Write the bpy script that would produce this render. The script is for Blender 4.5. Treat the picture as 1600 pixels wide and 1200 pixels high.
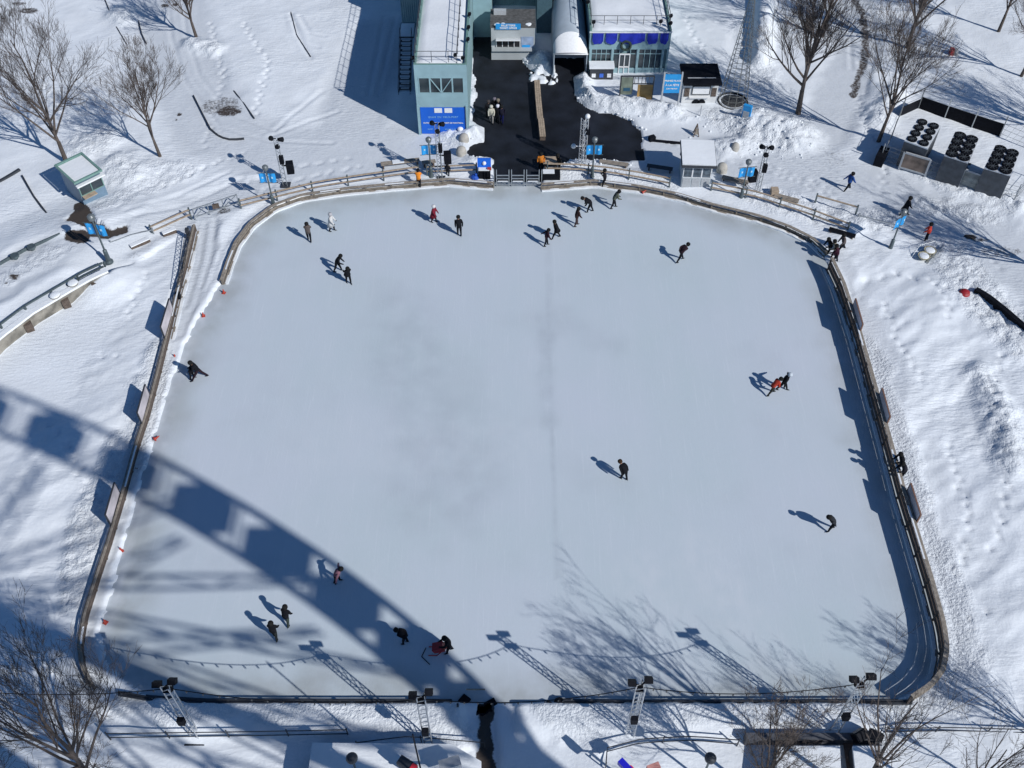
import bpy, bmesh, math, random
import numpy as np
from mathutils import Vector, Matrix
from math import sin, cos, tan, pi, radians, hypot, atan2, sqrt
random.seed(7); RNG = np.random.default_rng(7)
scene = bpy.context.scene
COL = scene.collection
for o in list(bpy.data.objects): bpy.data.objects.remove(o, do_unlink=True)

# ------------------------------------------------------------------ camera, sky, sun, exposure
F = 1580.0; PITCH = radians(49.5); H = 50.0            # focal length in photo pixels, look-down angle, height
cam = bpy.data.objects.new('camera', bpy.data.cameras.new('camera')); COL.objects.link(cam)
cam.location = (0, 0, H); cam.rotation_euler = (pi/2 - PITCH, 0, 0)
cam.data.sensor_fit = 'HORIZONTAL'; cam.data.sensor_width = 36; cam.data.lens = 36*F/1600
cam.data.clip_start = 0.05; cam.data.clip_end = 2000
scene.camera = cam
SUN_AZ = radians(141 + 180)       # where the sun stands, from +x counter-clockwise
SUN_EL = radians(36)
world = bpy.data.worlds.new('World'); scene.world = world; world.use_nodes = True
wn = world.node_tree; wn.nodes.clear()
wo = wn.nodes.new('ShaderNodeOutputWorld'); wb = wn.nodes.new('ShaderNodeBackground'); ws = wn.nodes.new('ShaderNodeTexSky')
ws.sky_type = 'NISHITA'; ws.sun_disc = False; ws.sun_elevation = SUN_EL
ws.sun_rotation = pi/2 - SUN_AZ; ws.air_density = 1.0; ws.dust_density = 0.3; ws.ozone_density = 2.5
wm = wn.nodes.new('ShaderNodeMix'); wm.data_type = 'RGBA'; wm.blend_type = 'MULTIPLY'; wm.inputs['Factor'].default_value = 1; wm.inputs['B'].default_value = (.62, .98, 1.34, 1)
wn.links.new(ws.outputs[0], wm.inputs['A']); wn.links.new(wm.outputs['Result'], wb.inputs[0]); wn.links.new(wb.outputs[0], wo.inputs[0]); wb.inputs[1].default_value = 0.05
sun = bpy.data.objects.new('sun', bpy.data.lights.new('sun', 'SUN')); COL.objects.link(sun)
sun.data.energy = 3.9; sun.data.angle = radians(0.53); sun.data.color = (1.0, 0.98, 0.955)
SD = Vector((cos(SUN_AZ)*cos(SUN_EL), sin(SUN_AZ)*cos(SUN_EL), sin(SUN_EL)))
sun.rotation_euler = SD.to_track_quat('Z', 'Y').to_euler(); sun.location = (60, -60, 80)
scene.view_settings.view_transform = 'Standard'; scene.view_settings.look = 'None'
scene.view_settings.exposure = 0.0; scene.view_settings.gamma = 1.0
scene.render.engine = 'CYCLES'
scene.cycles.max_bounces = 6; scene.cycles.diffuse_bounces = 3; scene.cycles.transparent_max_bounces = 16

def G(px, py, z=0.0):
    """photo pixel -> world point at height z (used to survey the plan of the place)"""
    x = (px-800)/F; y = -(py-600)/F
    d = Vector((x, cos(PITCH)+y*sin(PITCH), -sin(PITCH)+y*cos(PITCH)))
    return Vector((0, 0, H)) + d*((z-H)/d.z)
def hgt(b, ty):
    """height of an upright standing on pixel b whose top reaches row ty"""
    g = G(*b); lo, hi = 0.0, 45.0
    for _ in range(40):
        m = (lo+hi)/2; v = Vector((g.x, g.y, m-H))
        f = v.y*cos(PITCH)-v.z*sin(PITCH); u = v.y*sin(PITCH)+v.z*cos(PITCH)
        if 600-F*u/f > ty: lo = m
        else: hi = m
    return lo

# ------------------------------------------------------------------ materials
MATS = {}
def mat(name, col, rough=0.6, metal=0.0, var=0.0, scale=6.0, bump=0.0, bscale=30.0, spec=0.5):
    if name in MATS: return MATS[name]
    m = bpy.data.materials.new(name); m.use_nodes = True; nt = m.node_tree
    b = nt.nodes['Principled BSDF']; b.inputs['Roughness'].default_value = rough; b.inputs['Metallic'].default_value = metal
    b.inputs['Specular IOR Level'].default_value = spec
    b.inputs['Base Color'].default_value = (*col, 1)
    tc = nt.nodes.new('ShaderNodeTexCoord')
    if var > 0:
        n = nt.nodes.new('ShaderNodeTexNoise'); n.inputs['Scale'].default_value = scale; n.inputs['Detail'].default_value = 6
        nt.links.new(tc.outputs['Object'], n.inputs['Vector'])
        r = nt.nodes.new('ShaderNodeValToRGB'); r.color_ramp.elements[0].position = .3; r.color_ramp.elements[1].position = .7
        r.color_ramp.elements[0].color = (*[c*(1-var) for c in col], 1); r.color_ramp.elements[1].color = (*[min(1, c*(1+var)) for c in col], 1)
        nt.links.new(n.outputs['Fac'], r.inputs['Fac']); nt.links.new(r.outputs['Color'], b.inputs['Base Color'])
    if bump > 0:
        n = nt.nodes.new('ShaderNodeTexNoise'); n.inputs['Scale'].default_value = bscale; n.inputs['Detail'].default_value = 5
        nt.links.new(tc.outputs['Object'], n.inputs['Vector'])
        bp = nt.nodes.new('ShaderNodeBump'); bp.inputs['Strength'].default_value = bump; bp.inputs['Distance'].default_value = .05
        nt.links.new(n.outputs['Fac'], bp.inputs['Height']); nt.links.new(bp.outputs['Normal'], b.inputs['Normal'])
    MATS[name] = m; return m
def ribbed(name, col, freq=3.0, axis=0, rough=.5, var=.12, bump=.6):
    """painted corrugated steel"""
    if name in MATS: return MATS[name]
    m = mat(name, col, rough, var=var, scale=1.2); nt = m.node_tree; b = nt.nodes['Principled BSDF']
    tc = nt.nodes.new('ShaderNodeTexCoord'); w = nt.nodes.new('ShaderNodeTexWave'); w.bands_direction = 'XYZ'[axis]
    w.inputs['Scale'].default_value = freq; w.wave_profile = 'SIN'
    nt.links.new(tc.outputs['Object'], w.inputs['Vector'])
    bp = nt.nodes.new('ShaderNodeBump'); bp.inputs['Strength'].default_value = bump; bp.inputs['Distance'].default_value = .05
    nt.links.new(w.outputs['Fac'], bp.inputs['Height']); nt.links.new(bp.outputs['Normal'], b.inputs['Normal'])
    return m
WOOD = mat('weathered wood', (.27, .235, .195), .8, var=.35, scale=5, bump=.3)
WOODD = mat('dark wood', (.10, .075, .06), .8, var=.35, scale=5)
PLANK = mat('pale plank', (.38, .30, .22), .75, var=.25, scale=4)
STEEL = mat('galvanised steel', (.45, .48, .5), .4, .7, var=.15)
DSTEEL = mat('dark steel', (.05, .055, .065), .5, .3, var=.2)
BLACK = mat('black plastic', (.009, .010, .014), .6, var=.3, spec=.06)
LAMPG = mat('lamp post grey green', (.10, .13, .14), .5, .3, var=.2)
AZURE = mat('azure banner cloth', (.02, .30, .68), .6, var=.12, scale=3)
BLUE = mat('blue printed vinyl', (.005, .12, .62), .45, var=.08, scale=1)
NAVY = mat('royal blue cloth', (.01, .025, .38), .7, var=.2, scale=2, bump=.3, bscale=6)
WHITE = mat('white paint', (.78, .79, .80), .5, var=.05)
GREY = mat('grey paint', (.42, .44, .46), .6, var=.1)
TEAL = ribbed('teal corrugated steel', (.24, .37, .39), 1.6, 0)
TEALS = ribbed('teal corrugated side', (.24, .37, .39), 1.6, 1)
TEALP = mat('teal flat panel', (.28, .43, .47), .5, var=.08, scale=1.5)
GREENT = mat('green painted trim', (.16, .28, .25), .5, var=.15)
GLASS = mat('window glass', (.035, .05, .06), .08, 0, var=.3, scale=.8, spec=.8)
RED = mat('orange red plastic', (.42, .05, .03), .5, var=.1)
CONC = mat('concrete', (.42, .40, .36), .85, var=.2, scale=3, bump=.2)
BARK = mat('bark', (.085, .068, .058), .9, var=.3, scale=4, bump=.4)
TWIG = mat('twig bark', (.10, .08, .07), .9, var=.25, scale=2)

def snow_material(name, attr=True, colr=(.80, .835, .885), bs=1.0):
    m = bpy.data.materials.new(name); m.use_nodes = True; nt = m.node_tree; N = nt.nodes; L = nt.links
    b = N['Principled BSDF']; b.inputs['Roughness'].default_value = .62; b.inputs['Specular IOR Level'].default_value = .25
    tc = N.new('ShaderNodeTexCoord')
    def noise(scale, detail=6, rough=.55, stretch=None):
        n = N.new('ShaderNodeTexNoise'); n.inputs['Scale'].default_value = scale; n.inputs['Detail'].default_value = detail; n.inputs['Roughness'].default_value = rough
        if stretch:
            mp = N.new('ShaderNodeMapping'); mp.inputs['Rotation'].default_value = (0, 0, stretch[0]); mp.inputs['Scale'].default_value = (stretch[1], stretch[2], 1)
            L.new(tc.outputs['Object'], mp.inputs['Vector']); L.new(mp.outputs['Vector'], n.inputs['Vector'])
        else: L.new(tc.outputs['Object'], n.inputs['Vector'])
        return n.outputs['Fac']
    def math_(op, a, bb):
        q = N.new('ShaderNodeMath'); q.operation = op
        for i, v in enumerate((a, bb)):
            if isinstance(v, (int, float)): q.inputs[i].default_value = v
            else: L.new(v, q.inputs[i])
        return q.outputs[0]
    mk = N.new('ShaderNodeMapRange'); mk.inputs['From Min'].default_value = .42; mk.inputs['From Max'].default_value = .62; mk.inputs['To Min'].default_value = .08; mk.inputs['To Max'].default_value = .75
    L.new(noise(.11, 3), mk.inputs['Value']); msk = mk.outputs['Result']
    n1 = noise(.35, 5); n2 = noise(5.5, 6, .6); n3 = noise(1.6, 4, .5, (radians(-35), 1, 3.2))
    cr = N.new('ShaderNodeValToRGB'); cr.color_ramp.elements[0].position = .3; cr.color_ramp.elements[1].position = .7
    cr.color_ramp.elements[0].color = (*[c*.88 for c in colr], 1); cr.color_ramp.elements[1].color = (*colr, 1)
    L.new(n1, cr.inputs['Fac']); col = cr.outputs['Color']
    if attr:
        da = N.new('ShaderNodeAttribute'); da.attribute_name = 'dirt'; ra = N.new('ShaderNodeAttribute'); ra.attribute_name = 'rough'
        pa = N.new('ShaderNodeAttribute'); pa.attribute_name = 'path'
        pm = N.new('ShaderNodeMix'); pm.data_type = 'RGBA'; L.new(math_('MULTIPLY', pa.outputs['Fac'], math_('ADD', math_('MULTIPLY', n2, .8), .45)), pm.inputs['Factor'])
        L.new(col, pm.inputs['A']); pm.inputs['B'].default_value = (.60, .635, .675, 1); col = pm.outputs['Result']
        thr = N.new('ShaderNodeMapRange'); thr.inputs['From Min'].default_value = .42; thr.inputs['From Max'].default_value = .60
        L.new(math_('ADD', math_('MULTIPLY', n2, .55), math_('MULTIPLY', da.outputs['Fac'], .55)), thr.inputs['Value'])
        dm = N.new('ShaderNodeMix'); dm.data_type = 'RGBA'; L.new(math_('MULTIPLY', thr.outputs['Result'], math_('MINIMUM', math_('MULTIPLY', da.outputs['Fac'], 3), 1)), dm.inputs['Factor'])
        L.new(col, dm.inputs['A']); dm.inputs['B'].default_value = (.062, .050, .043, 1); col = dm.outputs['Result']
        h = math_('ADD', math_('MULTIPLY', n2, math_('ADD', math_('MULTIPLY', ra.outputs['Fac'], 1.5), .20)), math_('MULTIPLY', n3, msk))
    else: h = math_('ADD', math_('MULTIPLY', n2, .35), math_('MULTIPLY', n3, .4))
    L.new(col, b.inputs['Base Color'])
    bp = N.new('ShaderNodeBump'); bp.inputs['Strength'].default_value = .75*bs; bp.inputs['Distance'].default_value = .16
    L.new(h, bp.inputs['Height']); L.new(bp.outputs['Normal'], b.inputs['Normal'])
    return m
SNOWG = snow_material('snow ground', True, (.815, .855, .895)); SNOW = snow_material('snow cap', False, (.85, .88, .905), bs=.5)

# ------------------------------------------------------------------ mesh helpers
class MB:
    def __init__(s): s.v = []; s.f = []
    def add(s, vs, fs):
        o = len(s.v); s.v += [tuple(v) for v in vs]; s.f += [tuple(i+o for i in f) for f in fs]; return s
    def box(s, c, d, rz=0, tilt=None):
        cx, cy, cz = c; dx, dy, dz = [q/2 for q in d]; R = Matrix.Rotation(rz, 3, 'Z')
        if tilt: R = R @ Matrix.Rotation(tilt[1], 3, tilt[0])
        vs = [R @ Vector((x*dx, y*dy, z*dz)) + Vector(c) for x in (-1, 1) for y in (-1, 1) for z in (-1, 1)]
        return s.add(vs, [(0, 1, 3, 2), (4, 6, 7, 5), (0, 4, 5, 1), (2, 3, 7, 6), (0, 2, 6, 4), (1, 5, 7, 3)])
    def bar(s, a, b, w=.08, h=None):
        a = Vector(a); b = Vector(b); h = h or w; d = b-a
        if d.length < 1e-6: return s
        d.normalize(); up = Vector((0, 0, 1)) if abs(d.z) < .95 else Vector((0, 1, 0))
        x = d.cross(up).normalized()*w/2; y = x.cross(d).normalized()*h/2
        vs = [p+q for p in (a, b) for q in (x+y, x-y, -x-y, -x+y)]
        return s.add(vs, [(0, 3, 2, 1), (4, 5, 6, 7), (0, 1, 5, 4), (1, 2, 6, 5), (2, 3, 7, 6), (3, 0, 4, 7)])
    def tube(s, a, b, r0, r1=None, n=8, caps=True):
        a = Vector(a); b = Vector(b); r1 = r0 if r1 is None else r1; d = (b-a)
        if d.length < 1e-6: return s
        d.normalize(); x = d.orthogonal().normalized(); y = d.cross(x)
        vs = [p + (x*cos(2*pi*i/n)+y*sin(2*pi*i/n))*r for p, r in ((a, r0), (b, r1)) for i in range(n)]
        fs = [(i, (i+1) % n, n+(i+1) % n, n+i) for i in range(n)]
        if caps: fs += [tuple(range(n))[::-1], tuple(range(n, 2*n))]
        return s.add(vs, fs)
    def path(s, pts, r, n=6):
        for a, b in zip(pts[:-1], pts[1:]): s.tube(a, b, r, r, n)
        return s
    def lathe(s, c, prof, n=16, rot=None):
        c = Vector(c); vs = []
        for r, z in prof:
            for i in range(n):
                p = Vector((r*cos(2*pi*i/n), r*sin(2*pi*i/n), z))
                if rot: p = rot @ p
                vs.append(c+p)
        fs = [(k*n+i, k*n+(i+1) % n, (k+1)*n+(i+1) % n, (k+1)*n+i) for k in range(len(prof)-1) for i in range(n)]
        fs += [tuple(range(n))[::-1], tuple(range((len(prof)-1)*n, len(prof)*n))]
        return s.add(vs, fs)
    def sphere(s, c, r, sx=1, sy=1, sz=1, n=12, m=8):
        return s.lathe(c, [(max(.002, r*sx*sin(pi*k/m)), -r*sz*cos(pi*k/m)) for k in range(m+1)], n)
    def prism(s, pts, z0, z1):
        n = len(pts); vs = [(p[0], p[1], z0) for p in pts] + [(p[0], p[1], z1) for p in pts]
        return s.add(vs, [(i, (i+1) % n, n+(i+1) % n, n+i) for i in range(n)] + [tuple(range(n))[::-1], tuple(range(n, 2*n))])
    def build(s, name, material, parent=None, smooth=False, origin=None):
        me = bpy.data.meshes.new(name)
        org = Vector(origin) if origin is not None else Vector((0, 0, 0))
        me.from_pydata([tuple(Vector(v)-org) for v in s.v], [], s.f); me.update()
        bm = bmesh.new(); bm.from_mesh(me); bmesh.ops.recalc_face_normals(bm, faces=bm.faces); bm.to_mesh(me); bm.free()
        for mm in (material if isinstance(material, (list, tuple)) else [material]): me.materials.append(mm)
        if smooth: me.polygons.foreach_set('use_smooth', [True]*len(me.polygons))
        o = bpy.data.objects.new(name, me); COL.objects.link(o); o.location = org
        if parent: o.parent = parent
        return o
def tag(o, label=None, cat=None, group=None, kind=None):
    for k, v in (('label', label), ('category', cat), ('group', group), ('kind', kind)):
        if v: o[k] = v
    return o
def thing(name, loc, label, cat, group=None, rz=0):
    o = bpy.data.objects.new(name, None); COL.objects.link(o); o.location = loc; o.rotation_euler = (0, 0, rz)
    o.empty_display_size = .2
    return tag(o, label, cat, group)
def copy_tree(o, parent=None):
    c = o.copy(); COL.objects.link(c)
    if parent: c.parent = parent
    for ch in list(o.children): copy_tree(ch, c)
    return c
def text_mesh(name, txt, size, m, parent, loc, rot=(pi/2, 0, 0), align='CENTER', bold=.0):
    cu = bpy.data.curves.new(name, 'FONT'); cu.body = txt; cu.size = size; cu.align_x = align; cu.align_y = 'CENTER'; cu.extrude = .006; cu.offset = bold; cu.resolution_u = 2
    t = bpy.data.objects.new('tmp', cu); COL.objects.link(t); dg = bpy.context.evaluated_depsgraph_get()
    me = bpy.data.meshes.new_from_object(t.evaluated_get(dg)); bpy.data.objects.remove(t)
    me.materials.clear(); me.materials.append(m)
    o = bpy.data.objects.new(name, me); COL.objects.link(o); o.parent = parent; o.location = loc; o.rotation_euler = rot
    return o

# ------------------------------------------------------------------ plan survey (polylines of the place)
ICE_PX = [(350, 436), (357, 410), (370, 380), (392, 352), (428, 326), (475, 309), (545, 300), (610, 294), (700, 288), (770, 290), (845, 292), (930, 291), (1000, 298), (1060, 309), (1110, 325), (1180, 343), (1230, 360), (1265, 380),
          (1288, 405), (1305, 440), (1328, 520), (1352, 600), (1378, 690), (1400, 760), (1422, 830), (1447, 910), (1466, 975), (1470, 1020), (1460, 1055), (1430, 1082), (1385, 1098),
          (300, 1098), (240, 1088), (195, 1065), (165, 1030), (158, 990), (178, 920), (197, 850), (215, 775), (237, 700), (255, 640), (274, 580), (300, 520), (330, 470)]
ICE = [G(*p) for p in ICE_PX]
FENCE_L = [(303, 350), (290, 405), (276, 455), (262, 515), (246, 580), (230, 640), (210, 700), (191, 770), (170, 840), (150, 900), (131, 960), (124, 1005), (128, 1035), (143, 1068)]
FENCE_TL = [(346, 436), (356, 406), (368, 377), (390, 347), (426, 320), (473, 303), (543, 293), (605, 287), (700, 279), (771, 285)]
FENCE_TR = [(846, 287), (930, 281), (1000, 290), (1060, 302), (1112, 318), (1182, 335), (1232, 352), (1270, 371), (1292, 392)]
FENCE_R = [(1300, 402), (1318, 440), (1343, 515), (1367, 600), (1392, 690), (1411, 760), (1433, 830), (1456, 905), (1474, 970), (1480, 1010), (1473, 1045), (1455, 1068), (1425, 1088)]
FENCE_B = [(1425, 1094), (1200, 1095), (1000, 1095), (880, 1094)]
FENCE_B2 = [(705, 1094), (500, 1094), (320, 1093), (230, 1088), (185, 1080)]

# ------------------------------------------------------------------ terrain
def vnoise(x, y, seed=0):
    xi = np.floor(x).astype(np.int64); yi = np.floor(y).astype(np.int64); xf = x-xi; yf = y-yi
    u = xf*xf*(3-2*xf); v = yf*yf*(3-2*yf)
    def h(a, b):
        n = (a*374761393 + b*668265263 + seed*1442695041) & 0xffffffff
        n = ((n ^ (n >> 13))*1274126177) & 0xffffffff
        return ((n ^ (n >> 16)) & 0xffff)/65535.0
    return (h(xi, yi)*(1-u)+h(xi+1, yi)*u)*(1-v)+(h(xi, yi+1)*(1-u)+h(xi+1, yi+1)*u)*v
def fbm(x, y, o=4, seed=0):
    s = 0; a = .5; t = 0
    for k in range(o):
        s = s+a*vnoise(x*2**k, y*2**k, seed+k*17); t += a; a *= .5
    return s/t
def inside(poly, X, Y):
    r = np.zeros(X.shape, bool); n = len(poly); j = n-1
    for i in range(n):
        xi, yi = poly[i][0], poly[i][1]; xj, yj = poly[j][0], poly[j][1]
        if yi != yj: r ^= ((yi > Y) != (yj > Y)) & (X < (xj-xi)*(Y-yi)/(yj-yi)+xi)
        j = i
    return r
def dist(pl, X, Y, closed=False):
    d = np.full(X.shape, 1e9); P = list(pl)+([pl[0]] if closed else [])
    for a, b in zip(P[:-1], P[1:]):
        ax, ay = a[0], a[1]; bx, by = b[0]-ax, b[1]-ay; L2 = bx*bx+by*by+1e-9
        t = np.clip(((X-ax)*bx+(Y-ay)*by)/L2, 0, 1); d = np.minimum(d, np.hypot(X-ax-t*bx, Y-ay-t*by))
    return d
def sst(a, b, x):
    t = np.clip((x-a)/(b-a), 0, 1); return t*t*(3-2*t)
def PX(l): return [G(*p) for p in l]

DECKZ = .9
def resample_(pts, step):
    L = [0]
    for a, b in zip(pts[:-1], pts[1:]): L.append(L[-1]+(b-a).length)
    n = max(1, round(L[-1]/step)); res = []
    for i in range(n+1):
        d = L[-1]*i/n; k = 0
        while k < len(L)-2 and L[k+1] < d: k += 1
        res.append(pts[k].lerp(pts[k+1], (d-L[k])/max(1e-6, L[k+1]-L[k])))
    return res
DECK_EDGE = [(-60, 590), (0, 528), (50, 490), (100, 460), (140, 437), (168, 424)]         # rim of the curved promenade wall
PLAZA_PX = [(738, 190), (745, 150), (738, 95), (740, 20), (812, 20), (812, 92), (818, 100), (835, 112), (858, 118), (866, 112), (866, 90), (918, 92), (915, 112), (897, 122), (896, 145), (905, 160), (925, 172), (960, 180), (985, 190), (1000, 205), (1007, 250), (990, 252),
            (900, 248), (880, 258), (850, 262), (846, 292), (772, 292), (772, 262), (770, 248), (735, 246), (728, 238), (738, 225), (758, 222), (758, 200)]
PLAZA = PX(PLAZA_PX)
BOOTHPATH = PX([(118, 325), (135, 318), (150, 345), (155, 362), (180, 372), (205, 362), (205, 375), (175, 387), (150, 385), (130, 365), (108, 358), (118, 345)])
PATHS = [([(265, -20), (270, 60), (285, 120), (330, 200), (420, 235), (560, 235), (650, 235)], 3.6),
         ([(170, 395), (300, 330), (420, 290), (520, 262), (600, 255)], 1.7),
         ([(1015, 235), (1120, 240), (1230, 255), (1330, 290), (1430, 330), (1520, 370), (1640, 440)], 3.4),
         ([(1250, 250), (1290, 200), (1320, 120), (1345, 60), (1320, -10)], 2.2),
         ([(600, 60), (560, 150), (540, 220)], 3.2), ([(325, 350), (315, 400), (300, 455), (275, 520)], 1.0),
         ([(-10, 470), (60, 420), (150, 395)], 2.0), ([(758, 1105), (760, 1210)], .5)]
ROUGH = [([(1480, 400), (1510, 440), (1560, 500), (1600, 540)], 1.8, 1), ([(1350, 540), (1375, 610), (1400, 680), (1420, 740), (1445, 830), (1470, 900), (1495, 960)], .9, 1),
         ([(250, 560), (225, 650), (205, 720)], 1.1, 1), ([(185, 690), (130, 850), (115, 940)], .9, 1), ([(180, 1108), (420, 1112), (600, 1115), (700, 1120)], .7, 1),
         ([(860, 1115), (1000, 1115), (1200, 1115), (1480, 1100)], .7, 1), ([(905, 130), (915, 155), (960, 165), (1010, 175), (1060, 180)], 1.0, 1),
         ([(1120, 190), (1180, 215), (1215, 225)], 1.4, 1), ([(745, 120), (748, 150)], .5, 1), ([(690, 220), (735, 230)], .9, .7), ([(880, 270), (1010, 276), (1050, 290)], .8, .7),
         ([(1180, 310), (1260, 330), (1330, 350)], 1.4, .7), ([(1350, 350), (1385, 345)], 1.2, 1), ([(1440, 320), (1540, 340)], 1.0, 1), ([(120, 225), (160, 235), (170, 210)], 1.2, .9),
         ([(240, 265), (290, 270), (170, 330)], 1.0, .6), ([(1480, 980), (1500, 1040)], 1.2, .9), ([(1210, 225), (1245, 190)], 1.0, .8), ([(1400, 250), (1480, 290), (1580, 325)], 1.2, .8),
         ([(1170, 60), (1190, 100), (1180, 130)], 1.5, .8), ([(20, 450), (100, 405)], .8, .6)]
MOUNDS = [([(848, 92), (845, 108)], .9, .5), ([(905, 125), (912, 150)], .9, .75), ([(925, 160), (1000, 170), (1050, 178)], .9, .6), ([(746, 105), (750, 135), (743, 170)], .5, .55), ([(745, 212), (752, 218)], .75, .55), ([(700, 214), (725, 220)], .8, .35),
          ([(1180, 195), (1210, 205), (1245, 215)], 1.9, .9), ([(1165, 225), (1130, 232)], 1.2, .5), ([(780, 258), (760, 250), (740, 252)], .7, .3), ([(890, 262), (940, 270), (1040, 292)], .7, .3),
          ([(765, 95), (762, 80)], .7, .6), ([(842, 100), (855, 105), (860, 112)], .6, .35), ([(300, 70), (335, 80)], 1.0, .45), ([(190, 25), (200, 30)], 1.4, .5),
          ([(1390, 150), (1372, 190)], 1.2, .5), ([(190, 262), (205, 280)], 1.8, .45), ([(130, 240), (170, 225)], 1.5, .4),
          ([(600, 1150), (700, 1155)], .9, .6), ([(880, 1130), (930, 1150)], .8, .6), ([(720, 1135), (740, 1150)], .5, .5), ([(1430, 260), (1500, 285), (1590, 325)], .9, .35),
          ([(1560, 650), (1578, 720)], 1.3, .5), ([(1530, 590), (1545, 620)], 1.0, .35), ([(265, 590), (240, 680)], .7, .35)]
TRACKS = [[(262, 0), (268, 60), (290, 130), (345, 200), (420, 222), (520, 225)], [(285, 0), (292, 60), (312, 120), (360, 180), (430, 205)], [(462, 40), (475, 70), (498, 78)], [(468, 28), (485, 55), (508, 60)], [(455, 25), (465, 60), (487, 95)],
          [(430, 205), (475, 170), (505, 145)], [(420, 215), (490, 190), (530, 175)], [(1240, 232), (1290, 262), (1350, 300), (1420, 335), (1500, 380)], [(1262, 222), (1310, 255), (1375, 290), (1450, 335)],
          [(1225, 245), (1300, 290), (1400, 330)], [(600, 30), (588, 90), (575, 150)], [(618, 30), (604, 90), (590, 150)], [(360, 270), (300, 300), (200, 345)], [(380, 280), (300, 318), (215, 352)], [(322, 350), (310, 420), (290, 480)], [(336, 345), (330, 400), (316, 450)],
          [(1316, 0), (1328, 60), (1330, 110)], [(1362, 20), (1368, 80), (1350, 150)]]
FOOT = [[(1100, 235), (1160, 245), (1230, 270), (1300, 300)], [(1120, 250), (1180, 262), (1260, 290), (1360, 340)], [(540, 250), (460, 262), (380, 290)], [(560, 262), (480, 278), (400, 300)], [(1020, 215), (1060, 230), (1110, 240)], [(1180, 130), (1210, 180), (1230, 240)], [(700, 240), (690, 262)], [(1375, 300), (1390, 250), (1350, 200), (1340, 150)], [(250, 300), (330, 260), (380, 240)], [(320, 230), (350, 120), (330, 40)],
        [(60, 640), (110, 700), (140, 780)], [(1560, 560), (1540, 640), (1570, 760), (1550, 860)], [(420, 1130), (520, 1128), (600, 1132)], [(1000, 1128), (1120, 1125), (1240, 1130)], [(1380, 480), (1400, 540), (1440, 600)], [(1345, 440), (1400, 430), (1470, 450), (1480, 500)], [(1500, 330), (1560, 420)], [(130, 210), (90, 170), (60, 120)], [(1340, 100), (1400, 120), (1460, 170)], [(380, 40), (420, 100), (400, 180)], [(30, 500), (90, 540), (180, 560)],
        [(1480, 700), (1510, 800), (1500, 900)], [(1530, 960), (1500, 1000), (1490, 1060)], [(1070, 30), (1085, 60), (1100, 80)], [(200, 500), (230, 430)], [(1290, 420), (1340, 470)]]
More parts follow.
